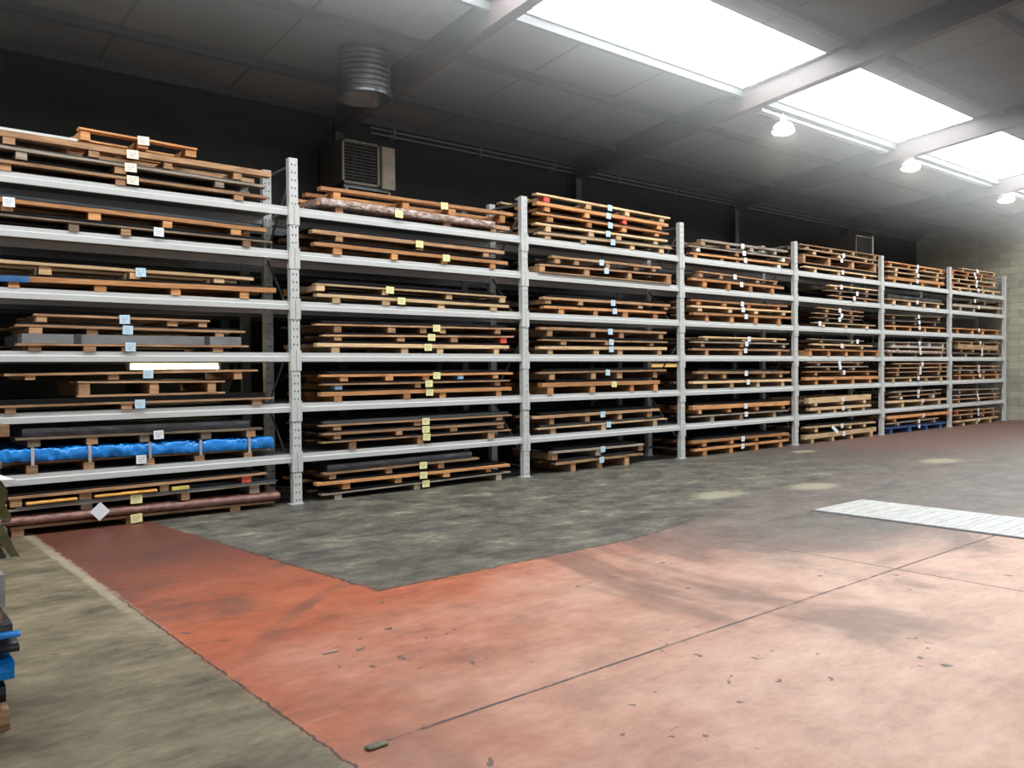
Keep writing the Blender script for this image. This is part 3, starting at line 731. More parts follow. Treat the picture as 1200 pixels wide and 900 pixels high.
# ---------------------------------------------------------------- pallets and their loads
TABLE = """0 6 0.95 3.92 3.452 -0.023 0.031 0.019|1.39 2.39 3.59|2.5|b dark
0 6 0.95 3.9 3.574 -0.035 0.027 0.02|1.53 2.39 3.38|2.48|g steel
0 6 0.95 3.96 3.707 -0.016 0.058 0.035|1.43 2.15 2.85 3.58|2.5|b white
0 6 2.02 3.15 3.865 -0.022 0.02 0.0|2.08 2.61 3.09|2.61|o none
0 5 0.95 3.96 2.961 -0.02 0.02 0.031|1.96 2.43 3.67|2.74|d dark
0 5 0.95 3.9 3.096 -0.032 0.04 0.039|1.41 2.15 2.84 3.56|1.42|o steel
0 4 0.95 4.0 2.402 0.034 0.05 0.025|1.45 2.19 2.91 3.64|-|o dark blue
0 4 0.95 3.74 2.538 -0.018 0.031 0.0|1.71 2.51 3.36|2.56|p none
0 3 1.46 3.67 1.787 0.004 0.02 0.09|1.61 2.08 2.42 3.34|2.45|b grey
0 3 1.46 3.64 1.954 -0.014 0.025 0.023|1.62 2.11 3.36|2.43|b dark
0 3 1.61 3.25 2.059 -0.014 0.022 0.0|1.67 2.87 3.18|2.4|b none
0 2 0.95 3.95 1.214 0.008 0.02 0.05|1.40 2.41 3.76|2.53|b dark
0 2 1.97 3.41 1.418 -0.016 0.018 0.013|2.03 2.68 3.27|-|b dark bb
0 2 1.36 3.78 1.515 0.024 0.022 0.0|1.57 2.30 3.56|2.62|b none
0 1 1.35 3.97 0.652 -0.035 0.018 0.147|1.57 2.06 2.62 3.13 3.66|2.54|b tarp
0 1 1.44 3.82 0.894 -0.022 0.025 0.087|1.59 2.09 2.58 3.20 3.69|2.71|d black
0 0 1.38 3.94 0.071 -0.027 0.025 0.098|1.44 2.44 3.50|2.47|b wrap
0 0 1.36 3.96 0.262 0.027 0.018 0.019|2.03 2.97 3.72|2.48|g foam
0 0 0.95 3.86 0.372 0.022 0.025 0.021|1.43 2.02 2.76 3.63r|-|b dark
1 6 4.52 7.41 3.454 -0.01 0.048 0.043|4.81 6.37 7.13|5.6|f film
1 6 4.56 7.46 3.641 0.012 0.042 0.0|4.77 5.73 6.44 7.28|6.3|o none
1 5 4.47 7.36 2.976 -0.014 0.045 0.03|4.77 5.55 6.31 7.10|6.32|o dark
1 5 4.45 7.31 3.12 -0.017 0.045 0.034|4.80 5.94 7.00|5.92|b dark
1 4 4.5 7.38 2.387 -0.018 0.037 0.029|4.75 5.43 6.26 7.12|5.64|p dark
1 4 4.49 7.34 2.514 -0.014 0.021 0.042|4.55 5.43 6.39 7.28|5.48|p dark
1 3 4.5 7.39 1.819 0.003 0.048 0.027|4.74 5.70 6.24 7.17|6.04|p dark
1 3 4.57 7.47 1.945 0.035 0.021 0.025|4.77 5.64 6.46 7.30r|6.09|b dark
1 3 4.47 7.49 2.063 0.018 0.021 0.035|4.76 5.50 5.97 6.27 7.18|6.16|b dark
1 2 4.54 7.42 1.245 0.004 0.048 0.023|4.76 5.72 6.27 7.20|6.05|o dark
1 2 4.55 7.38 1.356 0.004 0.019 0.023|4.76u 5.88 7.17|6.03|b dark
1 2 4.54 7.44 1.457 0.0 0.029 0.04|4.84 5.46 6.01 6.55u 7.14|6.16|o dark
1 1 4.53 7.4 0.677 -0.002 0.018 0.023|4.94 5.91 7.05|5.99|b dark
1 1 4.55 7.27 0.775 0.002 0.029 0.023|4.74 5.59 6.43 7.21|5.98|b dark
1 1 4.52 7.41 0.877 0.005 0.019 0.042|4.74 5.87 7.20|5.98|b steel
1 0 4.53 7.39 0.082 0.025 0.018 0.027|4.75 5.86 7.19|5.98|g dark
1 0 4.46 7.36 0.197 -0.006 0.035 0.028|4.85 5.57 6.30 7.00|5.93|o dark
1 0 4.55 6.83 0.32 0.017 0.026 0.086|4.67 5.44 6.22|5.93|b black
2 6 7.92 10.85 3.459 0.035 0.034 0.021|8.13 8.84 9.92 10.62|9.45|p steel
2 6 7.9 10.78 3.583 0.015 0.031 0.03|8.15 9.03 9.63 10.51|9.37|p dark
2 6 7.9 10.79 3.713 -0.017 0.029 0.031|8.18 8.97 9.73 10.51|9.4|o dark
2 6 7.91 10.78 3.853 -0.022 0.048 0.018|8.12 8.92 9.75r 10.57|9.36|o dark
2 6 7.92 10.84 3.983 -0.035 0.029 0.0|8.13r 8.97 9.82 10.66|9.41|p none
2 5 7.94 10.84 3.014 0.035 0.024 0.027|8.00 8.90 9.84 10.78|9.3|b dark bb
2 5 8.21 10.61 3.135 0.006 0.034 0.0|8.32 8.71 9.37 10.03 10.45|9.22|b none
2 4 8.05 10.73 2.408 0.015 0.038 0.026|8.39 9.10 9.76 10.48|9.5|o dark
2 4 8.01 10.8 2.531 0.008 0.036 0.04|8.11 8.76 10.09 10.71|9.44|b dark
2 3 7.94 10.73 1.824 0.013 0.045 0.02|8.16 9.11 9.63 10.56|9.41|p dark
2 3 7.97 10.74 1.93 0.004 0.02 0.04|8.41 9.32 10.36|9.4|b dark
2 3 7.94 10.71 2.091 -0.011 0.038 0.0|8.14 9.03 9.65 10.59|9.38|b none
2 2 7.97 10.53 1.286 0.001 0.06 0.04|8.14 9.00 9.88 10.44|9.45y|o dark
2 2 7.92 10.7 1.467 0.017 0.03 0.037|8.18 9.03 9.61 10.45|9.32|b dark
2 1 7.91 10.75 0.671 0.021 0.02 0.039|8.22 9.27 10.45|9.35|p steel
2 1 7.81 10.55 0.832 0.011 0.04 0.039|8.19 8.91 9.62 10.32|9.22|b dark
2 0 8.24 10.14 0.142 0.01 0.035 0.039|8.61 9.18 9.77|9.19|b steel
2 0 8.16 10.14 0.304 -0.01 0.03 0.04|8.22 9.11 10.08|9.19|g dark
3 6 11.37 14.33 3.451 0.02 0.033 0.026|11.52 12.27 12.73 14.04w|12.93|o dark
3 6 11.32 14.41 3.572 0.028 0.018 0.024|11.59w 12.70 14.16w|12.88|g dark
3 6 11.65 14.29 3.696 0.025 0.04 0.0|11.71 12.42 13.14 13.89|12.83|g none
3 5 11.38 14.15 3.008 -0.006 0.042 0.026|11.75 12.43 13.10 13.79|12.78|o steel
3 5 11.61 13.97 3.132 -0.035 0.023 0.0|11.67 12.23 13.34 13.90|12.61|b none
3 4 11.42 14.4 2.439 0.022 0.04 0.021|11.81 12.52 13.24 14.00|12.91|o dark
3 4 11.37 14.41 2.559 0.014 0.033 0.012|11.62 12.47 13.26 14.16|12.83|p dark
3 4 11.38 14.29 2.661 0.013 0.03 0.0|11.59 12.32 13.06 14.01|12.82|o none
3 3 11.41 14.35 1.828 0.006 0.03 0.029|11.81 12.80 14.03|12.92|b dark
3 3 11.41 14.3 1.949 0.003 0.02 0.019|11.68 12.80 14.14|12.92|g dark
3 3 11.67 14.21 2.037 -0.002 0.023 0.0|11.79 12.87 13.86|13.0|p none
3 2 11.39 14.4 1.261 -0.002 0.043 0.034|11.75 12.51 13.32 14.12|12.97|p dark
3 2 11.51 14.34 1.419 -0.023 0.046 0.038|11.79 12.31 13.50 14.07|12.93|b dark
3 1 11.37 14.3 0.683 -0.002 0.02 0.03|11.94 12.79 13.85|12.91|g dark
3 1 11.38 14.31 0.831 -0.012 0.072 0.034|11.58 12.42 13.26 14.12|12.88|o dark
3 0 11.45 14.32 0.114 0.002 0.04 0.025|11.73 12.50 13.27 14.05|12.81|o dark
3 0 11.38 14.33 0.243 -0.018 0.049 0.038|11.74 12.52 13.28 14.05|12.83|o dark
4 6 14.89 17.8 3.464 -0.011 0.024 0.05|15.32 16.22 17.29|16.33|p dark
4 6 14.84 17.79 3.71 0.019 0.018 0.017|14.90 15.84 16.80 17.73|16.3|b dark bb
4 6 14.84 17.79 3.807 -0.013 0.021 0.015|15.28 16.23 17.33|16.35|p dark
4 6 14.73 17.93 3.905 0.024 0.018 0.0|15.04 15.92 16.80 17.72|-|b none
4 5 15.85 17.84 2.948 -0.012 0.021 0.026|16.25 17.29|16.78|b dark
4 5 15.67 17.8 3.053 0.013 0.018 0.025|16.22 17.32|16.88|d dark
4 5 15.84 17.8 3.158 -0.001 0.024 0.0|16.10 17.39|16.27|p none
4 4 15.23 17.68 2.387 0.003 0.024 0.024|15.58 16.47 17.33|15.4|p dark
4 4 15.17 17.05 2.486 0.004 0.018 0.02|15.70 16.66|16.16|d dark
4 4 15.26 17.2 2.573 -0.005 0.018 0.019|15.70 16.76|16.27|b dark
4 4 15.39 17.2 2.674 -0.035 0.018 0.0|15.74 16.69|16.21|b none
4 3 15.02 17.85 1.843 -0.014 0.03 0.023|15.09 15.78 16.47 17.11 17.78|-|o dark
4 3 15.18 17.59 1.952 -0.007 0.03 0.021|15.60 16.37 17.16|16.29|p dark
4 3 15.09 17.2 2.052 -0.013 0.018 0.0|15.52 16.72|16.91|g none
4 2 14.91 17.83 1.273 -0.01 0.061 0.027|15.33 16.05 16.77 17.49|-|o dark
4 2 14.92 17.75 1.405 -0.013 0.022 0.025|15.29 16.35 17.38|16.35|o dark
4 2 15.0 17.37 1.506 -0.006 0.018 0.017|15.77 16.76|16.19|g dark
4 2 14.97 17.17 1.594 -0.011 0.018 0.0|15.39 16.95|16.17|b none
4 1 15.07 17.51 0.67 -0.0 0.054 0.029|15.42 16.04 16.63 17.22|16.32|p dark
4 1 15.0 17.48 0.847 0.014 0.108 0.0|15.28 16.30 17.22|16.31|p none crate
4 0 14.89 17.74 0.138 0.017 0.09 0.032|15.17 15.95 16.72 17.54|16.35|p dark
4 0 14.87 17.68 0.309 -0.021 0.036 0.039|15.29 16.62 17.20|16.24|p dark
5 6 18.28 21.13 3.48 0.026 0.068 0.022|18.61 19.41 20.00 20.85|19.68|o dark
5 6 18.25 21.13 3.616 0.017 0.024 0.015|18.70 19.67 20.78|19.72|p dark
5 6 18.25 21.11 3.721 0.024 0.024 0.009|18.70 19.67 20.81|19.67|p dark
5 6 18.25 21.11 3.815 0.003 0.027 0.0|18.43 19.29 20.10 20.94|19.69|o none
5 5 18.22 21.09 2.994 0.004 0.027 0.095|18.56 19.31 20.06 20.79|19.64|p black
5 4 18.15 21.18 2.409 0.021 0.025 0.029|18.61 19.37 20.13 20.88|19.8|o dark
5 4 18.15 20.98 2.532 0.035 0.018 0.033|18.57 19.66 20.67|19.79|d dark
5 4 18.16 20.99 2.664 0.035 0.019 0.0|18.57 19.67 20.86|19.75|d none
5 3 18.27 21.23 1.827 -0.018 0.025 0.023|18.46 19.66 21.02|19.78|f film
5 3 18.39 21.23 1.929 -0.002 0.022 0.031|18.75 19.83 21.05|19.8|g white
5 3 18.3 21.23 2.051 0.018 0.018 0.0|18.57 19.28 20.33 21.05|19.78|g none
5 2 18.14 21.35 1.244 0.008 0.026 0.031|18.51 19.34 20.17 20.94|19.7|p dark
5 2 18.3 21.25 1.372 0.004 0.022 0.02|18.74 19.79 20.83|19.82|b dark
5 2 18.22 21.28 1.468 0.012 0.026 0.016|18.76 19.79 20.92|19.82|b dark
5 2 18.54 21.28 1.564 0.002 0.029 0.0|18.86 19.88 20.92|19.93|b none
5 1 18.21 21.25 0.704 -0.014 0.047 0.026|18.99 19.94 20.87|19.94|p dark
5 1 18.45 20.94 0.831 0.023 0.026 0.017|18.92w 20.57w|19.72|b dark
5 1 18.47 20.94 0.93 0.006 0.022 0.0|18.84 20.59|19.7|g none
5 0 18.19 21.25 0.121 -0.014 0.026 0.029|18.47 19.35 20.23 20.96|19.78|n blue
5 0 18.23 20.78 0.239 0.02 0.018 0.023|18.75 19.74 20.59|19.73|g dark
5 0 18.25 21.37 0.361 -0.007 0.062 0.0|18.61 19.96 21.31|19.98|o none
6 6 21.55 24.57 3.454 0.024 0.035 0.017|22.03 22.68 23.48 24.11|23.11|p dark
6 6 21.55 24.3 3.566 0.018 0.021 0.017|21.66r 22.59 23.46|23.02|b dark
6 6 21.55 24.3 3.675 0.035 0.019 0.011|21.98 23.05 24.19|23.04|p dark
6 6 21.55 24.3 3.776 0.019 0.019 0.009|21.65 22.49 23.39|22.98|b dark
6 6 21.55 24.3 3.864 0.012 0.019 0.011|21.67r 22.56 23.43|22.92|o dark
6 6 22.15 24.23 3.949 0.009 0.018 0.0|22.25 23.19 24.17|23.04|p none
6 5 21.65 24.77 3.021 0.035 0.068 0.028|22.09 22.94 24.50|23.16|g dark
6 5 21.58 24.77 3.173 0.035 0.019 0.0|22.68 23.59 24.53|22.89|d none
6 4 21.55 24.69 2.432 0.008 0.027 0.041|21.93 22.82 23.48 24.38|23.16|o dark
6 3 21.55 24.69 1.813 -0.013 0.022 0.023|22.41 23.37 24.63|23.37|g dark
6 3 21.94 24.53 1.919 -0.023 0.019 0.106|22.18 22.85 23.88 24.47|23.37|b crate
6 3 21.78 24.61 2.107 -0.005 0.018 0.0|22.03 22.76 23.51 24.44|23.25|b none
6 2 21.74 24.62 1.259 -0.01 0.032 0.029|22.04 22.89 23.49 24.40|23.21|o dark
6 2 21.62 24.62 1.386 -0.011 0.028 0.02|22.01 22.77 23.49 24.27|23.12|g dark
6 2 21.69 24.47 1.49 -0.013 0.024 0.0|22.09 23.08 24.10|23.13|b none
6 1 21.59 24.44 0.663 -0.006 0.028 0.021|21.96 23.08 24.21|23.1|b dark
6 1 21.57 24.47 0.761 -0.01 0.02 0.033|21.96 23.08 24.19|23.03|g dark
6 1 21.64 24.47 0.892 -0.03 0.02 0.0|22.01 23.08 24.07|-|g none
6 0 21.79 24.42 0.116 0.014 0.041 0.036|22.29 23.08 23.93|23.13|p dark
6 0 21.69 24.53 0.27 -0.005 0.028 0.021|22.09 22.78 23.48 24.18|23.15|b dark
6 0 21.74 24.18 0.374 -0.016 0.028 0.0|21.86r 22.73 23.48 24.12|23.09|b none
"""
ORD = ['bottommost', 'second up', 'third up', 'fourth up', 'fifth up', 'sixth up']
LV = ['on the floor', 'on first shelf', 'on second shelf', 'on third shelf', 'on fourth shelf', 'on fifth shelf', 'on top shelf']
BAY = ['first', 'second', 'third', 'fourth', 'fifth', 'sixth', 'last']
CN = {'o': 'orange-brown', 'p': 'pale', 'b': 'brown', 'g': 'weathered grey', 'd': 'dark', 'f': 'reddish brown', 'n': 'blue painted'}
BAYLAB = ['pink', 'yellow', 'blue', 'white', 'white', 'white', 'white']
LN = {'pink': 'cream', 'yellow': 'yellow', 'blue': 'pale blue', 'white': 'white'}
LOADN = {
 'dark': ('steel_sheets', 'dark steel sheets', 'sheet metal'),
 'steel': ('steel_sheets', 'bright bare steel sheets', 'sheet metal'),
 'white': ('coated_sheets', 'thin white coated sheets', 'sheet metal'),
 'grey': ('wrapped_pack', 'grey wrapped packs with dark bands', 'wrapped pack'),
 'tarp': ('tarpaulin_bundle', 'blue tarpaulin bundle with metal clips', 'bundle'),
 'wrap': ('wrapped_bundle', 'long bundle in wrinkled brown plastic', 'bundle'),
 'foam': ('foam_padded_bars', 'metal bars with orange foam padding', 'bars'),
 'film': ('film_wrapped_sheets', 'sheets wrapped in shiny clear film', 'sheet metal'),
 'crate': ('timber_bundle', 'solid bundle of pale timber', 'timber'),
 'black': ('wrapped_pack', 'thick black wrapped pack', 'wrapped pack'),
 'blue': ('wrapped_sheets', 'sheets in dark blue film', 'sheet metal'),
}

def paper_label(x, y, z, kind, parent, size=(.092, .068), rot=0.0, ink=True):
    mb = MB(); w2, h2 = size[0]/2, size[1]/2
    z = z-h2*.35
    def pt(a, b, yy):
        return (x+a*math.cos(rot)-b*math.sin(rot), yy, z+a*math.sin(rot)+b*math.cos(rot))
    def slab(a0, a1, b0, b1, ya, yb, mi):
        n = len(mb.v)
        for yy in (ya, yb):
            mb.v += [pt(a0, b0, yy), pt(a1, b0, yy), pt(a1, b1, yy), pt(a0, b1, yy)]
        for q in ((0, 1, 2, 3), (7, 6, 5, 4), (0, 4, 5, 1), (1, 5, 6, 2), (2, 6, 7, 3), (3, 7, 4, 0)):
            mb.f.append(tuple(n+k for k in q)); mb.m.append(mi)
    slab(-w2, w2, -h2, h2, y-.004, y-.002, 0)
    for (a0, a1, b) in () if not ink else ((-.7, -.1, .45), (.1, .6, .45), (-.7, .55, 0.0), (-.6, .2, -.45)):
        slab(a0*w2, a1*w2, b*h2-.0035, b*h2+.0035, y-.0046, y-.0041, 1)
    mt = {'pink': 'lab_pink', 'yellow': 'lab_yellow', 'blue': 'lab_blue', 'white': 'lab_white'}[kind]
    o = mb.build('paper_label', [M[mt], M['ink']], parent)
    return o

def wrinkled(x0, x1, y0, y1, z0, z1, d, L, u, amp, seg=60, ring=14, rounded=.35):
    """soft wrapped bundle: a superelliptic tube with creases"""
    mb = MB(); cy, cz = (y0+y1)/2, (z0+z1)/2; ry, rz = (y1-y0)/2, (z1-z0)/2
    e = rounded
    off = R.uniform(0, 50)
    for i in range(seg+1):
        x = x0+(x1-x0)*i/seg
        b = d*((x-u)/L-0.5)
        for k in range(ring):
            q = 2*math.pi*k/ring
            c, s = math.cos(q), math.sin(q)
            yy = math.copysign(abs(c)**e, c)*ry; zz = math.copysign(abs(s)**e, s)*rz
            nn = mnoise.noise(Vector((x*7+off, q*1.3, off)))*amp + mnoise.noise(Vector((x*22+off, q*3, 2*off)))*amp*.5
            if zz < 0: nn = -abs(nn)*.6
            nn = -abs(nn)
            f = 1+nn/max(min(ry, rz), .02)
            mb.v.append((x+0.4*nn, cy+yy*(1+nn/ry), cz+zz*f+b))
    for i in range(seg):
        for k in range(ring):
            j = (k+1) % ring
            mb.f.append((i*ring+k, (i+1)*ring+k, (i+1)*ring+j, i*ring+j)); mb.m.append(0)
    mb.f.append(tuple(range(ring))); mb.m.append(0)
    mb.f.append(tuple(seg*ring+k for k in range(ring))[::-1]); mb.m.append(0)
    return mb

def make_load(kind, u0, u1, yf, z, lt, d, L, blocks, b, where, grp, pal):
    nm, ds, cat = LOADN[kind]
    y0 = yf+.025; y1 = .92
    a = u0+R.uniform(.02, .12); c = u1-R.uniform(.02, .16)
    org = ((u0+u1)/2, .45, z)
    label = '%s %s' % (ds, where)
    if kind in ('dark', 'steel', 'white', 'blue'):
        mb = MB(); n = max(2, min(5, int(lt/.009)))
        for i in range(n):
            s0 = R.uniform(-.03, .05) ; s1 = R.uniform(-.05, .03); ys = R.uniform(0, .03)
            za = z+.001+lt*i/n; zb = z+lt*(i+.78)/n
            ya = y0+ys
            if kind == 'white':
                ya = yf
                if b == 0: s1 = 2.0-c
                if b == 0: za, zb = z+.001+.008*i, z+.001+.008*i+.007
            mb.box(a+s0, c+s1, ya, y1-ys, za, zb, d, 0, L, u0)
        o = mb.build(nm, M['navy'] if kind == 'blue' else M[kind], origin=org)
        tag(o, label, cat, grp)
    elif kind == 'grey':
        t = empty(nm, org)
        mb = MB(); e = [a, a+(c-a)*.215, a+(c-a)*.235, a+(c-a)*.815, a+(c-a)*.83, c]
        for k in (0, 2, 4):
            mb.box(e[k], e[k+1], yf+.005, y1, z+.001, z+lt, d, 0, L, u0)
        mb.build('pack', M['grey'], t)
        for k in (1, 3):
            MB().box(e[k]-.012, e[k+1]+.012, yf, y1+.004, z+.002, z+lt+.004, d, 0, L, u0).build('band', M['black'], t)
        tag(t, label, cat, grp)
    elif kind == 'tarp':
        t = empty(nm, org)
        wrinkled(1.0, c+.12, yf-.02, y1, z+.002, z+lt, d, L, u0, .045, 220, 24, .22).build('tarpaulin', M['tarp'], t, smooth=True)
        for bx in blocks:
            zz = z+d*((bx-u0)/L-.5)
            q = MB(); q.box(bx-.014, bx+.014, yf-.032, yf-.027, zz-.02, zz+lt+.001); q.box(bx-.014, bx+.014, yf-.032, yf+.12, zz+lt-.003, zz+lt+.001)
            q.build('clip', M['strap'], t)
        tag(t, label, cat, grp)
    elif kind == 'wrap':
        t = empty(nm, org)
        wrinkled(1.05, c+.15, yf-.035, yf+.22, z+.001, z+lt, d, L, u0, .012, 160, 16, .7).build('brown_film', M['brown_film'], t, smooth=True)
        mb = MB()
        for i in range(3):
            mb.box(a, c, yf+.26, y1, z+.002+lt*.3*i, z+lt*.3*(i+.8), d, 0, L, u0)
        mb.build('sheets', M['dark'], t)
        tag(t, label, cat, grp)
    elif kind == 'foam':
        t = empty(nm, org)
        mb = MB()
        for i in range(4):
            mb.box(a+.4*i*.3, c+.05, yf-.005+.07*i, yf+.03+.07*i, z+.002, z+.016, d, 0, L, u0)
        mb.box(a, c, yf+.3, y1, z+.002, z+lt*.8, d, 0, L, u0)
        mb.build('bars', M['steel'], t)
        for xa, xb, dz in ((1.06, 1.35, .0), (1.51, 1.94, .010), (2.10, 2.68, .014)):
            o = wrinkled(xa, xb, yf-.03, yf+.12, z+.024, z+.058, d, L, u0, .012, 20, 12, .6).build('foam_padding', M['foam'], t, smooth=True)
        MB().box(2.83, 3.0, yf-.02, yf+.1, z+.024, z+.056, d, 0, L, u0).build('yellow_card', M['yellow'], t)
        tag(t, label, cat, grp)
    elif kind == 'film':
        wrinkled(a-.08, c-.12, yf-.034, y1, z-.05, z+lt, d, L, u0, .014, 150, 24, .15).build('film_wrapped_load', M['film'], pal, smooth=True)
    elif kind == 'crate':
        mb = MB(); n = 3
        for i in range(n):
            mb.plank(a-.05, c+.05, yf, y1, z+.001+lt*i/n, z+lt*(i+.94)/n, d, L, u0, .003)
        o = mb.build(nm, WOOD['p'], origin=org); tag(o, label, cat, grp)
    elif kind == 'black':
        o = wrinkled(a, c, yf+.01, y1, z+.001, z+lt, d, L, u0, .008, 60, 16, .15).build(nm, M['black'], origin=org)
        tag(o, label, cat, grp)
    return nm

cells = {}
for ln in TABLE.strip().split('\n'):
    h, bs, lb, ex = ln.split('|')
    q = h.split(); ex = (ex.split()+[''])[:3]
    cells.setdefault((int(q[0]), int(q[1])), []).append(([float(v) for v in q[2:]], bs.split(), lb, ex))

for (b, l), rows in cells.items():
    base = ZB[l]+(.101 if l else 0.001)
    sup = lambda x, _b=base: _b
    for i, ((u0, u1, zc, d, th, lt), bs, lb, (col, load, opt)) in enumerate(rows):
        L = u1-u0
        yf = R.uniform(-.008, .022)
        if len(rows) == 1: pos = 'only pallet'
        elif i == len(rows)-1: pos = 'topmost'
        else: pos = ORD[i]
        where = '%s, %s bay from left' % (LV[l], BAY[b]) if b not in (6,) else '%s, last bay by the end wall' % LV[l]
        t = empty('wooden_pallet', ((u0+u1)/2, yf, base if i == 0 else sup((u0+u1)/2)))
        grp = 'pallets %s of the %s bay' % (LV[l], BAY[b])
        tag(t, '%s wooden pallet, %s %s' % (CN[col], pos, where), 'pallet', grp)
        wm = WOOD[col]
        z0, z1 = zc-th/2, zc+th/2
        fi = .14 if load == 'tarp' else 0
        MB().plank(u0, u1, yf+fi, yf+.10+fi, z0, z1, d, L, u0, min(.004, th*.12)).build('front_board', wm, t)
        MB().plank(u0+.02, u1-.02, .42, .52, z0, z1-.002, d, L, u0, .002).build('middle_board', wm, t)
        MB().plank(u0, u1, .82, .92, z0, z1-.002, d, L, u0, .002).build('rear_board', wm, t)
        bb = opt == 'bb'
        for s in bs:
            bm = wm
            if s[-1].isalpha():
                bm = WOOD[s[-1]]; s = s[:-1]
            elif col in 'gd': bm = WOOD['b'] if R.random() < .5 else wm
            x = float(s); wd = R.uniform(.042, .056)
            zt = z0+d*((x-u0)/L-.5)-.001
            zb = sup(x)+(.024 if bb else 0)
            if zt-zb < .01: zb = zt-.01
            e = R.uniform(.004, .02)
            if bm is wm or bm is WOOD['b']:
                MB().box(x-wd, x+wd, yf+e, .90, zb, zt).build('bearer', bm, t)
            else:
                MB().box(x-wd, x+wd, yf+e, .13, zb, zt).build('painted_block', bm, t)
                MB().box(x-wd, x+wd, .132, .90, zb, zt).build('bearer', wm, t)
        if bb:
            MB().plank(u0, u1, yf, yf+.1, sup(u0)+.004, sup(u0)+.024, 0, L, u0, .002).build('bottom_board', wm, t)
        if opt == 'blue':
            MB().box(u0, u0+.62, yf-.006, yf+.104, z0-.004, z1-.0005, d, 0, L, u0).build('blue_wrap', M['blue_tape'], t)
        if lb != '-':
            kind = BAYLAB[b]
            if lb[-1] == 'y': kind = 'yellow'; lb = lb[:-1]
            if b == 0:
                kind = 'pink' if l == 6 else ('yellow' if l == 0 else ('blue' if l in (2, 3, 4) else 'white'))
            x = float(lb)
            paper_label(x, yf-(.04 if load == 'film' else .04 if load == 'wrap' else .005), zc+d*((x-u0)/L-.5), kind, t, rot=R.uniform(-.06, .06), size=(.112, .086) if kind in ('yellow', 'pink') else (.098, .088))
        zt = z1+.001
        if load != 'none' and lt > .006:
            lgrp = 'loads %s of the %s bay' % (LV[l], BAY[b])
            lpos = 'on the %s pallet' % pos if pos != 'only pallet' else ''
            # a load names its pallet
            wh = ('on %s pallet %s' % (pos.replace(' up', ''), where)) if lpos else where
            if load in ('tarp', 'crate', 'wrap', 'grey'): wh = where
            make_load(load, u0, u1, yf, zt, lt, d, L, [float(s.rstrip('ruwy')) for s in bs], b, wh, lgrp, t)
        top = z1+(lt+.003 if load != 'none' else .001)
        def sup(x, _t=top, _d=d, _u=u0, _L=L):
            return _t+_d*((x-_u)/_L-.5)

# loose white paper hanging from the brown bundle, and the leaning white tag in the fifth bay
t = empty('hanging_paper', (2.13, -.06, .22))
paper_label(2.13, -.055, .19, 'white', t, (.13, .13), math.radians(42), False)
tag(t, 'blank white paper hanging turned as a diamond on brown wrapped bundle', 'paper')

t = empty('hanging_paper', (15.9, -.05, .25))
paper_label(15.90, -.045, .25, 'white', t, (.27, .07), math.radians(-30), False)
tag(t, 'white paper strip hanging aslant over the floor pallets of the fifth bay', 'paper')

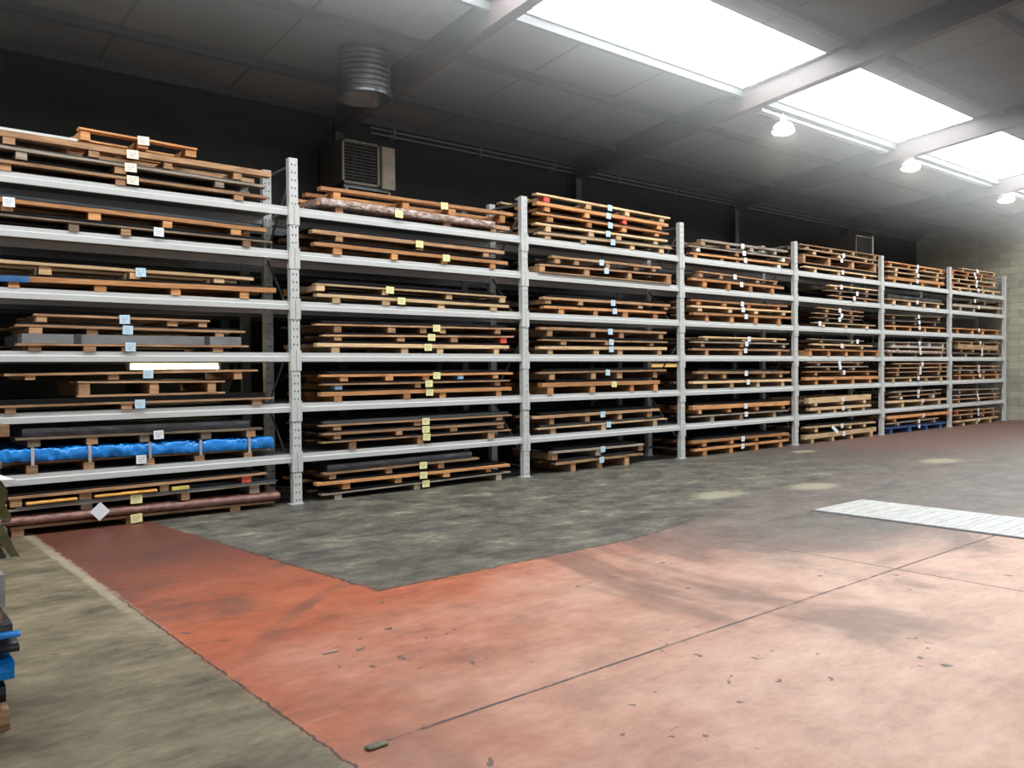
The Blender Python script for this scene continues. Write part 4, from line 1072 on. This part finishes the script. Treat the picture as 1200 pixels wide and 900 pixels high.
# ---------------------------------------------------------------- pile at the left edge, in front of the first bay
def small_pile():
    x1 = 1.20
    z = 0
    specs = [(.0, .09, 'black', 'dark rubber sheet pack lying at the left end of the first bay', 'wrapped_pack', 'wrapped pack'),
             (.09, .17, 'o', 'brown timber bundle above the dark pack at the left edge', 'timber_bundle', 'timber'),
             (.17, .40, 'grey', 'grey wrapped pack draped with olive canvas at left edge', 'wrapped_pack', 'wrapped pack'),
             (.40, .60, 'dark', 'dark sheet pack under white paper at the left edge', 'steel_sheets', 'sheet metal'),
             (.62, .80, 'd', 'dark timber bearers near the top of the left edge pile', 'timber_bundle', 'timber')]
    for a, c, m, lab, nm, cat in specs:
        mt = WOOD[m] if m in WOOD else M[m]
        mb = MB(); k = 3
        for i in range(k):
            xx = x1+R.uniform(-.05, .02)
            mb.plank(-.9, xx, -.95, -.45, a+(c-a)*i/k+.001, a+(c-a)*(i+.93)/k, 0, 2, 0, .003)
        tag(mb.build(nm, mt, origin=(.1, -.7, a)), lab, cat, 'pile at the left edge')
    t = empty('wooden_pallet', (.1, -.7, .80))
    for x in (1.12, .3, -.6):
        MB().box(x-.05, x+.05, -.93, -.47, .80, .995).build('bearer', WOOD['b'], t)
    MB().plank(-.9, 1.24, -.95, -.84, .997, 1.09, 0, 2, 0, .003).build('front_board', WOOD['b'], t)
    MB().plank(-.9, 1.24, -.56, -.45, .997, 1.09, 0, 2, 0, .003).build('rear_board', WOOD['b'], t)
    tag(t, 'brown wooden pallet topping the pile at the left edge', 'pallet', 'pile at the left edge')
    # olive canvas strips hanging over the end of the pile
    def strip(pts, wd, mat, name, lab, cat):
        mb = MB(); n = len(pts)
        for (x, y, z), ww in zip(pts, wd):
            mb.v += [(x-ww, y, z), (x+ww, y-.02, z), (x+ww, y-.012, z), (x-ww, y+.008, z)]
        for i in range(n-1):
            for k in range(4):
                mb.f.append((4*i+k, 4*i+4+k, 4*i+4+(k+1) % 4, 4*i+(k+1) % 4)); mb.m.append(0)
        mb.f.append((3, 2, 1, 0)); mb.m.append(0); e = 4*(n-1); mb.f.append((e, e+1, e+2, e+3)); mb.m.append(0)
        tag(mb.build(name, mat, origin=pts[0]), lab, cat)
    strip([(1.14, -.97, .66), (1.18, -1.0, .56), (1.15, -.99, .45), (1.20, -1.0, .34), (1.19, -1.0, .30)], [.02, .03, .04, .035, .03], M['olive'], 'canvas_strip',
          'olive canvas strip hanging from the left edge pile, upper piece', 'canvas')
    strip([(1.14, -.98, .29), (1.17, -1.0, .2), (1.20, -1.01, .12), (1.25, -1.03, .02)], [.03, .035, .035, .03], M['olive'], 'canvas_strip',
          'olive canvas strip trailing to the floor from the left edge pile', 'canvas')
    strip([(1.05, -.97, .72), (1.13, -1.02, .68), (1.2, -1.05, .655), (1.28, -1.06, .60)], [.05, .06, .05, .04], M['lab_white'], 'paper_sheet',
          'crumpled white paper sticking out of the left edge pile', 'paper')
small_pile()

# ---------------------------------------------------------------- stack at the lower left corner of the picture
def corner_stack():
    X1 = .61
    t = empty('wooden_pallet', (0, -4.3, 0))
    for y in (-4.74, -4.3, -3.86):
        MB().box(-1.2, X1+.01, y-.05, y+.05, .0, .022).build('bottom_board', WOOD['b'], t)
        for x in (X1-.05, -.3, -1.14):
            MB().box(x-.06, x+.06, y-.05, y+.05, .023, .085).build('block', WOOD['b'], t)
    for k in range(6):
        x = -1.14+k*.335
        MB().box(x-.05, x+.05, -4.8, -3.8, .086, .104).build('deck_board', WOOD['b'], t)
    tag(t, 'brown wooden pallet under the stack at the lower left corner', 'pallet')
    def pk(x1, y0, y1, z0, z1, mat, amp, nm, lab, cat, rnd=.3, extra=None):
        o = wrinkled(-1.1, x1, y0, y1, z0, z1, 0, 1, 0, amp, 30, 18, rnd).build(nm, mat, smooth=False, origin=(-.2, -4.3, z0))
        tag(o, lab, cat, 'stack at the lower left corner')
    pk(X1, -4.78, -3.9, .105, .19, M['dark'], .006, 'wrapped_pack', 'dark flat pack lowest on the corner pallet at lower left', 'wrapped pack', .2)
    pk(X1+.03, -4.82, -3.9, .191, .31, M['tarp'], .03, 'tarpaulin_bundle', 'bright blue wrapped bundle in the stack at the lower left corner', 'bundle', .45)
    pk(X1+.05, -4.80, -3.9, .312, .375, M['black'], .02, 'wrapped_pack', 'black film pack just above the blue bundle at lower left', 'wrapped pack', .4)
    pk(X1+.03, -4.78, -3.9, .378, .455, M['black'], .025, 'wrapped_pack', 'black film pack with blue film scraps at lower left', 'wrapped pack', .5)
    mb = MB(); mb.plank(-1.1, X1-.01, -4.78, -3.9, .457, .52, 0, 2, 0, .003)
    tag(mb.build('timber_board', WOOD['b'], origin=(-.2, -4.3, .457)), 'brown timber between black packs and silver pack at lower left', 'timber')
    mb = MB(); mb.plank(-1.1, X1+.0, -4.80, -3.9, .522, .66, 0, 2, 0, .003)
    tag(mb.build('wrapped_pack', M['silver_film'], origin=(-.2, -4.3, .522)), 'silvery grey pack on top of the lower left corner stack', 'wrapped pack')
    o = wrinkled(X1-.14, X1+.045, -4.86, -4.80, .40, .425, 0, 1, 0, .01, 12, 10, .6).build('blue_film_scrap', M['tarp'], smooth=True, origin=(X1, -4.7, .4))
    tag(o, 'scrap of blue film on the black pack at lower left', 'film')
corner_stack()

# ---------------------------------------------------------------- steel cover plates over the floor trench
ys = -4.18
names = ['farthest from camera', 'second from the far end', 'third from the far end', 'fourth from the far end', 'fifth from the far end', 'sixth from the far end', 'nearest to the camera']
for k in range(7):
    ya = ys-.70*(k+1)+.006; yb = ys-.70*k
    mb = MB(); mb.box(8.02, 9.04, ya, yb, .001, .012)
    for q in range(5):
        yy = ya+.07+q*.14
        mb.box(8.03, 9.03, yy-.004, yy+.004, .012, .0145)
    t = mb.build('trench_cover', M['plate'], origin=(8.5, (ya+yb)/2, 0))
    tag(t, 'pale worn steel trench cover set in the floor, %s' % names[k], 'cover plate', 'steel trench covers in the floor')
mb = MB(); mb.box(7.985, 8.018, ys-4.9, ys+.01, .0005, .004)  # thin dark strip laid beside the covers
tag(mb.build('trim_30', M['purlin']), 'flat dark strip along the trench covers', 'trim', kind='structure')

# small scraps on the floor
o = wrinkled(1.66, 1.75, -5.985, -5.945, .001, .014, 0, 1, 0, .012, 14, 10, .7).build('cloth_rag', M['rubble'], smooth=True, origin=(1.69, -5.96, 0))
tag(o, 'small grey-green rag lying at the end of the floor joint', 'rag')
mb = MB(); mb.plank(2.06, 2.14, -4.83, -4.815, .001, .008, 0, 1, 0, .002, seg=4)
tag(mb.build('wood_splinter', WOOD['g'], origin=(2.1, -4.82, 0)), 'small grey splinter lying on the red floor paint', 'scrap')

# ---------------------------------------------------------------- haze volume added under the roof for lens glare at the skylight
if HAZE:
    hm = bpy.data.materials.new('glare_haze'); hm.use_nodes = True
    nt = hm.node_tree; nt.nodes.clear()
    vo = nt.nodes.new('ShaderNodeVolumeScatter'); vo.inputs['Density'].default_value = HAZE
    vo.inputs['Anisotropy'].default_value = 0.75
    ou = nt.nodes.new('ShaderNodeOutputMaterial'); nt.links.new(vo.outputs[0], ou.inputs['Volume'])
    mb = MB(); mb.box(XL+.01, XR-.01, YF+.01, .98, 4.1, 7.2)
    hz = mb.build('glare_haze', hm)
    tag(hz, 'thin grey haze volume standing in for lens glare around the skylight', 'haze', kind='stuff')
